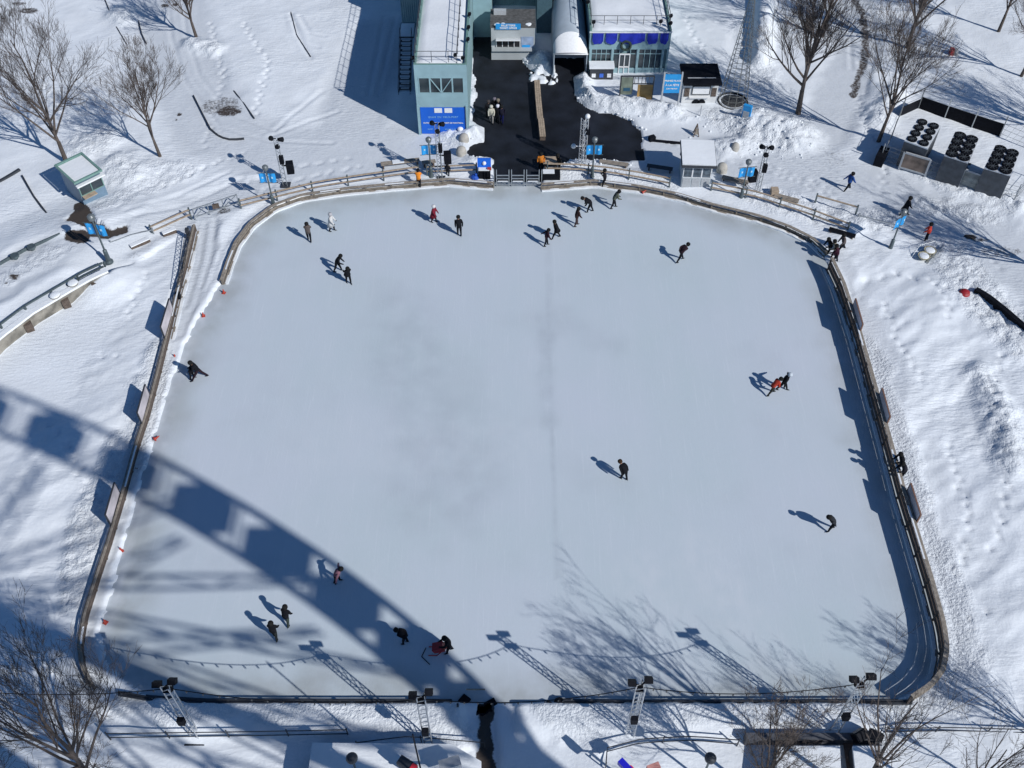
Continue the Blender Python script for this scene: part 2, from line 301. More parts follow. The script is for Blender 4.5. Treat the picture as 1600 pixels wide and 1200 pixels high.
def terrain_fields(X, Y):
    base = .16 + .30*(fbm(X*.13+3, Y*.13, 3, 1)-.3)
    # wind-blown dunes
    rx, ry = X*cos(.6)+Y*sin(.6), -X*sin(.6)+Y*cos(.6)
    dune = .55*(fbm(rx*.16, ry*.42, 4, 5)-.35) + .10*(fbm(rx*.9, ry*1.9, 3, 9)-.5)
    right = sst(20, 26, X)*(1-sst(60, 66, Y)); left = sst(19, 26, -X)*(1-sst(52, 60, Y))
    z = base + dune*(.25+.9*right+.55*left)
    rough = np.zeros(X.shape); path = np.zeros(X.shape); dirt = np.zeros(X.shape)
    for pl, w in PATHS:
        d = dist(PX(pl), X, Y); m = 1-sst(w*.65, w*1.25, d+.8*(fbm(X*.7, Y*.7, 2, 31)-.5))
        path = np.maximum(path, m)
    z = z*(1-path)+path*(.05+.05*fbm(X*.6, Y*.6, 2, 12))
    for pl, w, h in MOUNDS:
        d = dist(PX(pl), X, Y); m = 1-sst(0, w*1.5, d+.5*(fbm(X*1.3, Y*1.3, 2, 77)-.5)); z = z+m*h*(.6+.8*fbm(X*1.5, Y*1.5, 3, 41)); rough = np.maximum(rough, m*.8)
        path = path*(1-m)
    for pl, w, s_ in ROUGH:
        d = dist(PX(pl), X, Y); m = (1-sst(w*.5, w*1.4, d+1.2*(fbm(X*.8, Y*.8, 2, 55)-.5)))*s_; rough = np.maximum(rough, m)
        path = path*(1-.7*m)
    for pl in TRACKS:
        g = PX(pl); d = dist(g, X, Y); z = z-.05*(1-sst(.05, .26, d))*(.4+fbm(X*.4, Y*.4, 2, 33))+.02*(1-sst(.1, .3, np.abs(d-.38)))
    chunk = np.maximum(vnoise(X*2.6, Y*2.6, 91), vnoise(X*3.9+9, Y*3.9, 92))-.55
    for k, pl in enumerate(FOOT):
        P_ = resample_(PX(pl), .62); rf = random.Random(k)
        for i, p in enumerate(P_):
            fx, fy = p.x+rf.uniform(-.12, .12)+.14*(-1)**i, p.y+rf.uniform(-.1, .1); sel = (np.abs(X-fx) < .5) & (np.abs(Y-fy) < .5)
            if sel.any(): z = np.where(sel, z-.13*(1-sst(.06, .26, np.hypot(X-fx, Y-fy))), z)
    z = z + rough*.34*chunk + .02*(fbm(X*3, Y*3, 2, 8)-.5)
    # trench ploughed through the park beside the wire tree
    tp = PX([(1154, 95), (1159, 50), (1164, -30)]); tr = dist(tp, X, Y); te = dist([p+Vector((1.75, 0, 0)) for p in tp], X, Y); z = z+.95*(1-sst(.35, 1.5, te))*(.8+.4*fbm(X, Y, 2, 44)); z = z*(.15+.85*sst(.4, 1.6, tr))
    # raised promenade behind the curved wall
    de = PX(DECK_EDGE); wall = [Vector((p.x, p.y, 0)) for p in [G(a, b, DECKZ) for a, b in DECK_EDGE]]
    dpoly = wall+[Vector((-24.5, 57.0, 0)), Vector((-24, 66, 0)), Vector((-60, 80, 0)), Vector((-90, 50, 0))]
    ind = inside(dpoly, X, Y); dd = dist(wall, X, Y)
    fade = sst(-24.5, -32, X)
    de_ = dist([wall[-1], Vector((-24.5, 57, 0)), Vector((-24, 66, 0))], X, Y)
    z = np.where(ind, z*(.35+.65*sst(1, 3, dd))+DECKZ*sst(0, 3.5, de_)*(1-sst(5, 11, dd)), z)
    ww = np.hypot(X-wall[-1].x, Y-wall[-1].y); z = np.where(ind, z, z-.62*(1-sst(1.5, 10, dd))*sst(.5, 5, ww)*sst(-22, -30, X)+.5*(1-sst(.3, 3.5, ww))*(1-sst(0, 4, dd)))
    # rink edges
    di = dist(ICE, X, Y, True); ii = inside(ICE, X, Y); sg = np.where(ii, -di, di)+.45*(fbm(X*1.3, Y*1.3, 4, 97)-.5)*(X < -17)+.12*(fbm(X*2.5, Y*2.5, 2, 98)-.5); ii = sg < 0; di = np.abs(sg)
    berm = .13*(1-sst(.35, .8, di))*sst(.0, .12, di)*(.3+1.4*fbm(X*1.6, Y*1.6, 3, 83)); z = np.where(ii, -.25, np.minimum(z, .03+np.maximum(0, di-.12)*.16+berm))
    nb = ~ii; z = np.where(nb, np.maximum(z, .52*(1-sst(1.2, 3.0, 21.3-Y))*(1-sst(21.3, 22.2, Y))*(1-sst(17.5, 20.5, np.abs(X)))*sst(-.05, .25, di)*sst(.9, 1.6, np.abs(X+1.1))), z)
    fl = dist(PX([(a+6, b) for a, b in FENCE_L]), X, Y); z = np.where((fl < .45) & ~ii, np.minimum(z, .12), z)
    # plaza and other bare places
    dp = dist(PLAZA, X, Y, True); ip = inside(PLAZA, X, Y); path = np.maximum(path, .8*(1-sst(0, .9, dp+.8*(fbm(X*1.2, Y*1.2, 2, 19)-.5))))
    g_ = G(848, 128); gg = G(828, 165); sd = np.where(ip, -dp, dp)+2.0*(1-sst(.3, 2.2, np.hypot((X-g_.x)/1.2, Y-g_.y)))*(fbm(X*1.9, Y*1.9, 3, 88) > .5)+1.0*(1-sst(.2, .9, np.hypot(X-gg.x, (Y-gg.y)*.5)))*(fbm(X*2.5, Y*2.5, 3, 89) > .5)+.55*(fbm(X*1.1, Y*1.1, 3, 61)-.5)
    z = np.where(sd < 0, -.2, np.where(sd < .7, np.minimum(z, .04+.9*np.maximum(sd, 0)), z))
    db = dist(BOOTHPATH, X, Y, True); ib = inside(BOOTHPATH, X, Y); sb = np.where(ib, -db, db)+.5*(fbm(X*1.5, Y*1.5, 3, 63)-.5)
    dirt = np.maximum(dirt, 1-sst(-.25, .1, sb)); z = np.where(sb < 0, np.minimum(z, .75), z)
    def spot(px, py, rx_, ry_, s_=1):
        g = G(px, py); q = np.hypot((X-g.x)/rx_, (Y-g.y)/ry_)+.5*(fbm(X*1.7, Y*1.7, 3, 71)-.5)
        return s_*(1-sst(.6, 1.1, q))
    for a in [(355, 176, 1.3, .9, .62), (345, 168, 2.2, 1.6, .40), (1516, 371, .55, .35, .9), (1530, 376, .8, .3, .45), (45, 20, 1.2, .6, .55), (30, 10, 1.0, .4, .5), (280, 180, .3, .25, .75), (276, 188, .2, .2, .6), (30, 448, .5, .3, .6), (18, 458, .3, .2, .5), (258, 10, .5, .5, .6), (275, 8, .4, .4, .6), (1390, 215, 1.5, 1, .25),
              (1560, 395, 2.2, .8, .35), (1440, 395, .9, 1.4, .2), (215, 475-70, .8, .5, .3), (130, 385, 1.2, .8, .9), (352, 332, .7, .5, .5), (1300, 245, 1.4, 2, .25)]:
        dirt = np.maximum(dirt, spot(*a))
    gp = dist(PX([(1335, 0), (1347, 25), (1351, 60), (1350, 95), (1340, 125), (1331, 152)]), X, Y)
    dirt = np.maximum(dirt, .55*(1-sst(.2, .5, gp+.5*(fbm(X*1.5, Y*1.5, 3, 66)-.5))))
    sp = dist(PX([(757, 1103), (757, 1150), (762, 1210)]), X, Y); dirt = np.maximum(dirt, 1-sst(.25, .5, sp+.4*(fbm(X*2, Y*2, 2, 67)-.5)))
    return z, rough, path, dirt
def grid_mesh(xs, ys, name):
    X, Y = np.meshgrid(xs, ys); z, r, p, d = terrain_fields(X, Y)
    nx, ny = len(xs), len(ys)
    co = np.stack([X, Y, z], -1).reshape(-1, 3)
    idx = np.arange(nx*ny).reshape(ny, nx)
    q = np.stack([idx[:-1, :-1], idx[:-1, 1:], idx[1:, 1:], idx[1:, :-1]], -1).reshape(-1, 4)
    me = bpy.data.meshes.new(name); me.vertices.add(len(co)); me.vertices.foreach_set('co', co.ravel())
    me.loops.add(q.size); me.loops.foreach_set('vertex_index', q.ravel()); me.polygons.add(len(q))
    me.polygons.foreach_set('loop_start', np.arange(len(q))*4); me.polygons.foreach_set('loop_total', np.full(len(q), 4))
    me.polygons.foreach_set('use_smooth', np.ones(len(q), bool)); me.update(calc_edges=True)
    for nm, a in (('rough', r), ('path', p), ('dirt', d)):
        at = me.attributes.new(nm, 'FLOAT', 'POINT'); at.data.foreach_set('value', a.ravel().astype(np.float32))
    return me
def ax(a, b, fine0, fine1, st):
    c = list(np.arange(fine0, fine1, st)); s = st
    hi = [c[-1]]; lo = [c[0]]
    while hi[-1] < b: s *= 1.25; hi.append(hi[-1]+s)
    s = st
    while lo[-1] > a: s *= 1.25; lo.append(lo[-1]-s)
    return np.array(lo[::-1][:-1]+c+hi[1:])
tm = grid_mesh(ax(-500, 500, -52, 52, .17), ax(-300, 600, 15, 94, .17), 'snow_ground')
tm.materials.append(SNOWG)
ground = bpy.data.objects.new('snow_ground', tm); COL.objects.link(ground); tag(ground, kind='structure')
TZX = {}
def gz(x, y):
    z = terrain_fields(np.array([[x]]), np.array([[y]]))[0][0, 0]
    return max(0.0, float(z))
def GP(px, py, z=0):
    g = G(px, py, 0); return g

# ice
def ice_material():
    m = bpy.data.materials.new('skated ice'); m.use_nodes = True; nt = m.node_tree; N = nt.nodes; L = nt.links
    b = N['Principled BSDF']; b.inputs['Specular IOR Level'].default_value = .35
    tc = N.new('ShaderNodeTexCoord')
    def noise(scale, det=5, st=None):
        n = N.new('ShaderNodeTexNoise'); n.inputs['Scale'].default_value = scale; n.inputs['Detail'].default_value = det
        if st:
            mp = N.new('ShaderNodeMapping'); mp.inputs['Scale'].default_value = (*st, 1); mp.inputs['Rotation'].default_value = (0, 0, .1)
            L.new(tc.outputs['Object'], mp.inputs['Vector']); L.new(mp.outputs['Vector'], n.inputs['Vector'])
        else: L.new(tc.outputs['Object'], n.inputs['Vector'])
        return n.outputs['Fac']
    def mix(f, a, c):
        q = N.new('ShaderNodeMix'); q.data_type = 'RGBA'
        for s_, v in (('Factor', f), ('A', a), ('B', c)):
            if isinstance(v, (int, float)): q.inputs[s_].default_value = v
            elif isinstance(v, tuple): q.inputs[s_].default_value = v
            else: L.new(v, q.inputs[s_])
        return q.outputs['Result']
    def ramp(v, a, c):
        r = N.new('ShaderNodeMapRange'); r.inputs['From Min'].default_value = a; r.inputs['From Max'].default_value = c; L.new(v, r.inputs['Value']); return r.outputs['Result']
    def mul(a, k):
        q = N.new('ShaderNodeMath'); q.operation = 'MULTIPLY'; L.new(a, q.inputs[0])
        if isinstance(k, (int, float)): q.inputs[1].default_value = k
        else: L.new(k, q.inputs[1])
        return q.outputs[0]
    col = mix(ramp(noise(.07, 4), .35, .68), (.52, .60, .64, 1), (.565, .615, .685, 1))
    col = mix(mul(ramp(noise(.16, 6), .55, .75), .25), col, (.42, .455, .50, 1))
    col = mix(mul(ramp(noise(3.0, 6, (1, .35)), .5, .85), .22), col, (.56, .61, .68, 1))
    wv = N.new('ShaderNodeTexWave'); wv.inputs['Scale'].default_value = .14; wv.inputs['Distortion'].default_value = 2.2; wv.inputs['Detail'].default_value = 4; wv.inputs['Detail Scale'].default_value = .6
    L.new(tc.outputs['Object'], wv.inputs['Vector']); col = mix(mul(wv.outputs['Fac'], .10), col, (.60, .64, .70, 1))
    for rot_, sd_ in ((.5, 3), (-.8, 11), (1.4, 23)):
        mp = N.new('ShaderNodeMapping'); mp.inputs['Rotation'].default_value = (0, 0, rot_); mp.inputs['Scale'].default_value = (9, .28, 1); mp.inputs['Location'].default_value = (sd_, sd_, 0)
        nz = N.new('ShaderNodeTexNoise'); nz.inputs['Scale'].default_value = 1.0; nz.inputs['Detail'].default_value = 3; nz.inputs['Distortion'].default_value = .6
        L.new(tc.outputs['Object'], mp.inputs['Vector']); L.new(mp.outputs['Vector'], nz.inputs['Vector']); col = mix(mul(ramp(nz.outputs['Fac'], .62, .72), .20), col, (.68, .72, .78, 1))
    ea = N.new('ShaderNodeAttribute'); ea.attribute_name = 'edge'
    col = mix(mul(ea.outputs['Fac'], mul(ramp(noise(.5, 5), .2, .6), .7)), col, (.33, .35, .345, 1))
    sa = N.new('ShaderNodeAttribute'); sa.attribute_name = 'frost'
    col = mix(mul(sa.outputs['Fac'], mul(ramp(noise(1.4, 6, (1.0, .6)), .3, .7), .75)), col, (.66, .69, .735, 1))
    st = N.new('ShaderNodeAttribute'); st.attribute_name = 'stain'
    col = mix(mul(st.outputs['Fac'], mul(ramp(noise(.6, 5), .25, .75), .5)), col, (.27, .30, .35, 1))
    L.new(col, b.inputs['Base Color'])
    rr = N.new('ShaderNodeMapRange'); rr.inputs['To Min'].default_value = .42; rr.inputs['To Max'].default_value = .7; L.new(noise(.3), rr.inputs['Value']); L.new(rr.outputs['Result'], b.inputs['Roughness'])
    bp = N.new('ShaderNodeBump'); bp.inputs['Strength'].default_value = .22; bp.inputs['Distance'].default_value = .03
    L.new(noise(9, 6, (1, .5)), bp.inputs['Height']); L.new(bp.outputs['Normal'], b.inputs['Normal'])
    return m
xs = np.arange(-25.5, 26, .25); ys = np.arange(19.5, 65, .25)
X, Y = np.meshgrid(xs, ys); nx, ny = len(xs), len(ys)
co = np.stack([X, Y, np.zeros_like(X)], -1).reshape(-1, 3); idx = np.arange(nx*ny).reshape(ny, nx)
keep = (inside(ICE, X, Y) | (dist(ICE, X, Y, True) < .6))
kq = keep[:-1, :-1] & keep[1:, 1:] & keep[1:, :-1] & keep[:-1, 1:]
q = np.stack([idx[:-1, :-1], idx[:-1, 1:], idx[1:, 1:], idx[1:, :-1]], -1)[kq]
me = bpy.data.meshes.new('ice_rink'); me.from_pydata(co.tolist(), [], q.tolist()); me.materials.append(ice_material())
dI = dist(ICE, X, Y, True)
edge = (1-sst(.2, 3.0, dI+1.6*(fbm(X*.5, Y*.5, 3, 3)-.5)))
frost = .9*(1-sst(.1, .9, dist(ICE[-13:]+[ICE[0]], X, Y)+.8*(fbm(X*1.5, Y*1.5, 2, 4)-.5)))
for pl, w, s_ in [([(1000, 900), (1040, 960), (1060, 1040)], 2.2, .5), ([(1090, 870), (1150, 960), (1200, 1040)], 2.5, .45), ([(985, 310), (1040, 317)], .35, .9), ([(900, 1000), (960, 1060)], 2, .3),
                  ([(1330, 1098), (1400, 1085), (1440, 1060)], .7, .7), ([(700, 290), (800, 294), (850, 296)], .3, .6), ([(480, 690), (650, 700), (800, 690)], 3, .25), ([(300, 820), (420, 940)], 2, .2)]:
    frost = np.maximum(frost, s_*(1-sst(w*.3, w, dist(PX(pl), X, Y)+1.0*(fbm(X*.8, Y*.8, 3, 6)-.5))))
stain = .55*(1-sst(1, 5, dist(PX([(640, 520), (660, 640), (700, 760)]), X, Y)+4*(fbm(X*.25, Y*.25, 3, 14)-.5)))
stain = np.maximum(stain, .9*(1-sst(.05, .22, dist(PX([(856, 380), (862, 640), (872, 900)]), X, Y)+.25*(fbm(X*.7, Y*.7, 3, 15)-.5))))
for pl, w, s_ in [([(850, 500), (858, 660)], .9, .6), ([(275, 600), (250, 680), (232, 740), (215, 830)], .9, 1), ([(290, 870), (420, 890)], 1.5, .3), ([(880, 500), (960, 540)], 1.8, .35), ([(345, 440), (310, 505)], 1.0, .7)]:
    stain = np.maximum(stain, s_*(1-sst(w*.2, w, dist(PX(pl), X, Y)+.8*(fbm(X*.6, Y*.6, 3, 16)-.5))))
for nm, a in (('edge', edge), ('frost', frost), ('stain', stain)):
    at = me.attributes.new(nm, 'FLOAT', 'POINT'); at.data.foreach_set('value', a.ravel().astype(np.float32))
ice = bpy.data.objects.new('ice_rink', me); COL.objects.link(ice); tag(ice, kind='structure')
bm = bmesh.new(); bm.from_mesh(me); bmesh.ops.delete(bm, geom=[v for v in bm.verts if not v.link_faces], context='VERTS'); bm.to_mesh(me); bm.free()

rc = random.Random(5); ck = MB()
for pl, w, n in [([(900, 125), (896, 150), (925, 175), (985, 192), (1004, 215)], .6, 60), ([(742, 120), (757, 150), (745, 190)], .5, 40), ([(775, 250), (735, 235)], .5, 26), ([(880, 256), (1000, 252)], .4, 34), ([(815, 95), (860, 118)], .8, 50), ([(1130, 190), (1200, 225), (1245, 215)], 1.6, 70), ([(820, 150), (826, 200)], .4, 16)]:
    P_ = resample_(PX(pl), .3)
    for _ in range(n):
        p = rc.choice(P_); x_, y_ = p.x+rc.gauss(0, w), p.y+rc.gauss(0, w); r_ = rc.uniform(.04, .12); z_ = gz(x_, y_)
        if z_ < .04: continue
        ck.lathe((x_, y_, z_), [(r_*rc.uniform(.7, 1), -.03), (r_*rc.uniform(.8, 1.2), r_*.5), (r_*.5, r_*rc.uniform(.8, 1.2))], rc.choice((5, 6)))
tag(ck.build('snow_chunks', SNOW), 'small broken chunks of snow scattered round the black plaza and snow banks', 'snow', kind='stuff')
# wet asphalt plaza
asph = mat('wet asphalt', (.010, .0125, .019), .65, var=.7, scale=.5, spec=.3, bump=.3, bscale=40)
MB().prism([(-9, 62), (14.5, 62.0), (16, 92), (-9, 92)], -.3, -.02).build('asphalt_plaza', asph)['kind'] = 'structure'

# ------------------------------------------------------------------ observation wheel the picture is taken from (its shadow lies on the ice)
DT = 13.0                                    # the wheel stands just behind the photographer
WC = Vector((-5, 0, 25))+SD*DT; WR = 24.5; KY = (2.4+SD.y*DT, 5.5+SD.y*DT); YO = SD.y*DT; WC.y = 0
WHEELW = mat('white painted steel', (.7, .72, .74), .4, .2)
wheel = thing('observation_wheel', (WC.x, 4, 0), 'giant white wheel whose rim and cabins throw the curved shadow across the ice', 'ferris wheel')
def wpos(a, r, y): return Vector((WC.x+r*cos(a), y, WC.z+r*sin(a)))
wi = wheel.matrix_world
def wbuild(mb, nm, m): 
    o = mb.build(nm, m); o.parent = wheel; o.location = o.location - wheel.location; return o
for y in KY:
    r = MB()
    for k in range(84):
        a, b = 2*pi*k/84, 2*pi*(k+1)/84
        r.tube(wpos(a, WR, y), wpos(b, WR, y), .23, n=6)
    wbuild(r, 'rim', WHEELW)
    for k in range(21):
        a = 2*pi*k/21+.06; s = MB(); w0, w1 = .75, .45; n = 9
        yh = (KY[0]+KY[1])/2+(y-(KY[0]+KY[1])/2)*1.5
        prev = None
        for i in range(n+1):
            t = i/n; rr = 1.4+(WR-3.0)*t; hw = .18+.28*sin(pi*t); yy = yh+(y-yh)*t
            cc = wpos(a, rr, yy); tv = Vector((-sin(a), 0, cos(a)))*hw
            cur = (cc+tv, cc-tv)
            if prev:
                s.bar(prev[0], cur[0], .13); s.bar(prev[1], cur[1], .13); s.bar(prev[i % 2], cur[(i+1) % 2], .07)
            prev = cur
        wbuild(s, 'spoke', WHEELW)
for k in range(42):
    a = radians(38.3)+2*pi*k/42+radians(4.3)
    wbuild(MB().tube(wpos(a, WR-.1, KY[0]), wpos(a, WR-.1, KY[1]), .1, n=6), 'cross_tie', WHEELW)
hb = MB(); hb.tube((WC.x, -1.2+YO, WC.z), (WC.x, 9.0+YO, WC.z), 1.0, n=20); hb.tube((WC.x, KY[0]-.9, WC.z), (WC.x, KY[0]-.3, WC.z), 2.0, n=20); hb.tube((WC.x, KY[1]+.3, WC.z), (WC.x, KY[1]+.9, WC.z), 2.0, n=20)
wbuild(hb, 'hub', WHEELW)
for (sx, y0, y1) in ((22, 5.9, 8.5), (-22, 5.9, 8.5), (22, .6, -5.5), (-22, .6, -5.5)):
    k_ = WC.z/25; l = MB(); l.tube((WC.x, y0+YO, WC.z), (WC.x+sx*k_, y0+YO+(y1-y0)*k_, -.3), .55, .3, 12); wbuild(l, 'leg', WHEELW)
CABM = mat('cabin shell', (.55, .57, .6), .3); ncab = 0
for k in range(42):
    ad = (38.3+k*360/42) % 360
    a = radians(ad); c = wpos(a, WR-.15, (KY[0]+KY[1])/2)
    cb = MB(); cb.box(c-Vector((0, 0, .15)), (1.95, 1.9, 1.95)); cb.box(c+Vector((0, 0, .83)), (1.3, 1.6, .2)); cb.tube(c+Vector((0, -1.5, 0)), c+Vector((0, 1.5, 0)), .08, n=6)
    wbuild(cb, 'cabin', CABM)

# ------------------------------------------------------------------ fences
def resample(pts, step):
    out = [pts[0]]; acc = 0
    L = [0]
    for a, b in zip(pts[:-1], pts[1:]): L.append(L[-1]+(b-a).length)
    n = max(1, round(L[-1]/step)); res = []
    for i in range(n+1):
        d = L[-1]*i/n; k = 0
        while k < len(L)-2 and L[k+1] < d: k += 1
        t = (d-L[k])/max(1e-6, L[k+1]-L[k]); res.append(pts[k].lerp(pts[k+1], t))
    return res
def ribbon(pts, w, z0, z1, off=0.0, jit=0.0):
    """box strip following pts (plan), width w, between z0 and z1"""
    m = MB(); n = len(pts); sec = []
    for i, p in enumerate(pts):
        t = (pts[min(i+1, n-1)]-pts[max(i-1, 0)]); t.z = 0; t.normalize(); nn = Vector((-t.y, t.x, 0))
        c = Vector((p.x, p.y, 0))+nn*off; j = random.uniform(-jit, jit)
        sec.append([c-nn*w/2+Vector((0, 0, z0+j)), c+nn*w/2+Vector((0, 0, z0+j)), c+nn*w/2+Vector((0, 0, z1+j)), c-nn*w/2+Vector((0, 0, z1+j))])
    vs = [v for s_ in sec for v in s_]; fs = []
    for i in range(n-1):
        for k in range(4): fs.append((i*4+k, i*4+(k+1) % 4, (i+1)*4+(k+1) % 4, (i+1)*4+k))
    fs += [(0, 1, 2, 3), ((n-1)*4+3, (n-1)*4+2, (n-1)*4+1, (n-1)*4)]
    return m.add(vs, fs)
def board_fence(px, label, h=1.15, top=.30, solid=.78, cap=WOOD, body=WOODD, post=2.0, inward=1, snow=True):
    pts = [G(a, b, h) for a, b in px]; pts = [Vector((p.x, p.y, 0)) for p in pts]
    P = resample(pts, .5)
    t = thing('rink_fence', pts[0], label, 'fence', 'board fences around the rink')
    def pb(mb, nm, m): o = mb.build(nm, m); o.parent = t; o.location -= t.location; return o
    pb(ribbon(P, top, h-.06, h, 0, .006), 'handrail', cap)
    pb(ribbon(P, .10, h-.20, h-.08, .12*inward), 'rail', cap)
    if solid > .5: pb(ribbon(P, .05, solid-.30, solid-.02, 0), 'rail', body); pb(ribbon(P, .05, .12, solid-.36, 0), 'rail', body)
    else: pb(ribbon(P, .05, .06, solid-.14, 0), 'rail', body)
    if snow: pb(ribbon(P, .20, -.02, .10, -.27*inward, .035), 'snow_ledge', SNOW)
    pb(ribbon(P, .16, .02, .09, -.16*inward), 'kick_rail', cap)
    pp = resample(pts, post); 
    proto = MB().box((0, 0, h/2-.04), (.11, .11, h-.06)).build('post', body); proto.parent = t; proto.location = pp[0]-t.location
    for q_ in pp[1:]:
        c = proto.copy(); COL.objects.link(c); c.location = q_-t.location
    if snow:
        i = 2
        while i < len(P)-6:
            n = random.randint(3, 8)
            if random.random() < .4: pb(ribbon(P[i:i+n], .09, h, h+.03, -.07*inward), 'snow_strip', SNOW)
            i += n+random.randint(2, 8)
    return t
WOODP = mat('pale fence board', (.20, .175, .145), .8, var=.4, scale=3)
board_fence(FENCE_L, 'long weathered timber board fence down the left side of the ice', inward=-1, top=.12, h=.75, solid=.6)
board_fence(FENCE_TL, 'curving pale timber fence round the far left corner of the ice', inward=1, top=.22, h=.52, solid=.40, body=WOODP)
board_fence(FENCE_TR, 'curving pale timber fence from the metal gate to the far right corner', inward=1, top=.22, h=.52, solid=.40, body=WOODP)
board_fence(FENCE_R, 'long brown timber fence down the right side of the ice, shadow on its left', inward=1, top=.2, h=1.2, solid=.85)
board_fence(FENCE_B, 'straight low fence along the near edge of the ice, right of the gap', h=.5, top=.07, solid=.45, inward=1, snow=False, cap=DSTEEL, body=DSTEEL)
board_fence(FENCE_B2, 'straight low fence along the near edge of the ice, left of the gap', h=.5, top=.07, solid=.45, inward=1, snow=False, cap=DSTEEL, body=DSTEEL)

def rail_fence(px, label, hs=(1.05, .6), w=.12, post=3.0, m=PLANK, pm=LAMPG, name='rail_fence', group='two-rail fences behind the rink', r=.05, cat='railing', base=0):
    pts = [G(a, b, 0) for a, b in px]; t = thing(name, pts[0]+Vector((0, 0, base)), label, cat, group)
    P = resample(pts, .8)
    for h in hs:
        o = ribbon(P, w, h-.07+base, h+base).build('rail', m); o.parent = t; o.location -= t.location
    pp = resample(pts, post)
    proto = MB().box((0, 0, (hs[0]+.16)/2), (2*r, 2*r, hs[0]+.16)).build('post', pm); proto.parent = t; proto.location = pp[0]-pts[0]
    for q_ in pp[1:]:
        c = proto.copy(); COL.objects.link(c); c.location = q_-pts[0]
    return t
rail_fence([(240, 371), (300, 344)], 'short pale two-rail fence left of the service lane opening')
rail_fence([(378, 330), (430, 317), (500, 300), (570, 289), (640, 279), (655, 277)], 'long pale two-rail fence curving behind the far left of the rink')
rail_fence([(668, 277), (745, 274)], 'pale two-rail fence beside the blue notice box by the gate')
rail_fence([(855, 272), (900, 273), (950, 278), (1000, 286), (1045, 295)], 'pale two-rail fence between the gate and the small white booth')
rail_fence([(1110, 302), (1180, 316), (1262, 343), (1322, 366)], 'pale two-rail fence right of the small white booth')
rail_fence([(1272, 322), (1335, 340)], 'single rail on two posts standing in snow behind the right two-rail fence', hs=(1.05,), group=None)
rail_fence([(1340, 344), (1400, 360)], 'low grey rail half buried in snow by the right lamp', hs=(.5,), w=.06, m=STEEL, pm=STEEL, group=None)
rail_fence([(178, 392), (214, 378), (243, 372)], 'thin bent grey tube railing beside the bare ground patch', hs=(.85, .4), w=.05, m=STEEL, pm=STEEL, r=.03, group=None)

# truss boom barrier folded along the lane (black lattice on the left fence)
def lattice(a, b, w, nseg, rr=.03, tri=True):
    m = MB(); a = Vector(a); b = Vector(b); d = (b-a).normalized(); x = d.orthogonal().normalized(); y = d.cross(x)
    k = 3 if tri else 4; offs = [(x*cos(2*pi*i/k+.5)+y*sin(2*pi*i/k+.5))*w for i in range(k)]
    for i in range(k):
        m.tube(a+offs[i], b+offs[i], rr, n=5)
        for s_ in range(nseg):
            p = a.lerp(b, s_/nseg)+offs[i]; q_ = a.lerp(b, (s_+1)/nseg)+offs[(i+1) % k]; m.tube(p, q_, rr*.6, n=4)
    return m
ga = G(293, 362, 1.0); gb = G(279, 452, .8)
t = thing('gate_truss', (ga.x, ga.y, 0), 'black lattice swing gate folded open along the service lane', 'gate')
o = MB().add(*(lambda m: (m.v, m.f))(lattice((0, 0, 1.0), (gb.x-ga.x, gb.y-ga.y, .8), .18, 14, .022))).build('boom', DSTEEL, t)
MB().box((0, 0, .6), (.25, .25, 1.4)).build('post', DSTEEL, t)
MB().box((gb.x-ga.x-.05, gb.y-ga.y-.3, .5), (.3, .3, .5)).build('counterweight', BLACK, t)
g0 = G(306, 345, 0); g1 = G(374, 322, 0); t = thing('lane_gate', g0, 'grey steel swing gate frame closing the service lane, with diagonal braces', 'gate')
m = MB(); v = g1-g0
for h in (1.1, .35): m.bar((0, 0, h), v+Vector((0, 0, h)), .07)
for k in (0, .33, .66, 1): m.bar(v*k+Vector((0, 0, 0)), v*k+Vector((0, 0, 1.15)), .06)
for a, b in ((0, .33), (.66, .33), (.66, 1)): m.bar(v*a+Vector((0, 0, .35)), v*b+Vector((0, 0, 1.1)), .05)
m.build('frame', STEEL, t); MB().box(v*.5+Vector((0, 0, .7)), (.5, .2, .35), .3).build('latch_box', WOODD, t)

# metal entrance gate at the top of the rink
a = G(774, 291); b = G(844, 291); t = thing('ice_gate', a, 'galvanised bar gate of three bays between the plaza and the ice', 'gate'); v = b-a
m = MB()
for k in range(3):
    p0 = v*(k/3); p1 = v*((k+1)/3)
    for h in (.15, .45, .75, 1.05): m.bar(p0+Vector((.12, 0, h)), p1+Vector((-.12, 0, h)), .07)
m.build('bar', STEEL, t)
for k in range(4):
    for s_ in (-.1, .1):
        MB().box((0, 0, .8), (.06, .06, 1.6)).build('post', STEEL, t).location = v*(k/3)+Vector((s_, 0, 0))
s_ = MB(); [s_.bar(v*(k/3)+Vector((.2, -.02, .5)), v*((k+1)/3)+Vector((-.2, -.02, .5)), .09, .03) for k in range(3)]; s_.build('snow_strip', SNOW, t)

# tall poster boards clipped on the side fences
def board(px0, px1, h0, h1, lab, cols, lean=0, grp='tall boards fixed to the side fences'):
    a = G(*px0, 1.1); b = G(*px1, 1.1); a.z = b.z = 0; t = thing('fence_board', a, lab, 'board', grp); v = b-a; n = Vector((-v.y, v.x, 0)).normalized()*.035
    vs = [p+q_ for z in (h0, h1) for p in (Vector((0, 0, z)), v+Vector((0, 0, z))) for q_ in (n, -n)]
    MB().add(vs, [(0, 1, 3, 2), (4, 6, 7, 5), (0, 4, 5, 1), (2, 3, 7, 6), (0, 2, 6, 4), (1, 5, 7, 3)]).build('panel', cols[0], t)
    f = MB(); 
    for z in (h0, h1): f.bar(Vector((0, 0, z)), v+Vector((0, 0, z)), .09, .05)
    for p in (Vector(), v): f.bar(p+Vector((0, 0, 0)), p+Vector((0, 0, h1)), .08)
    f.build('frame', cols[1], t); return t
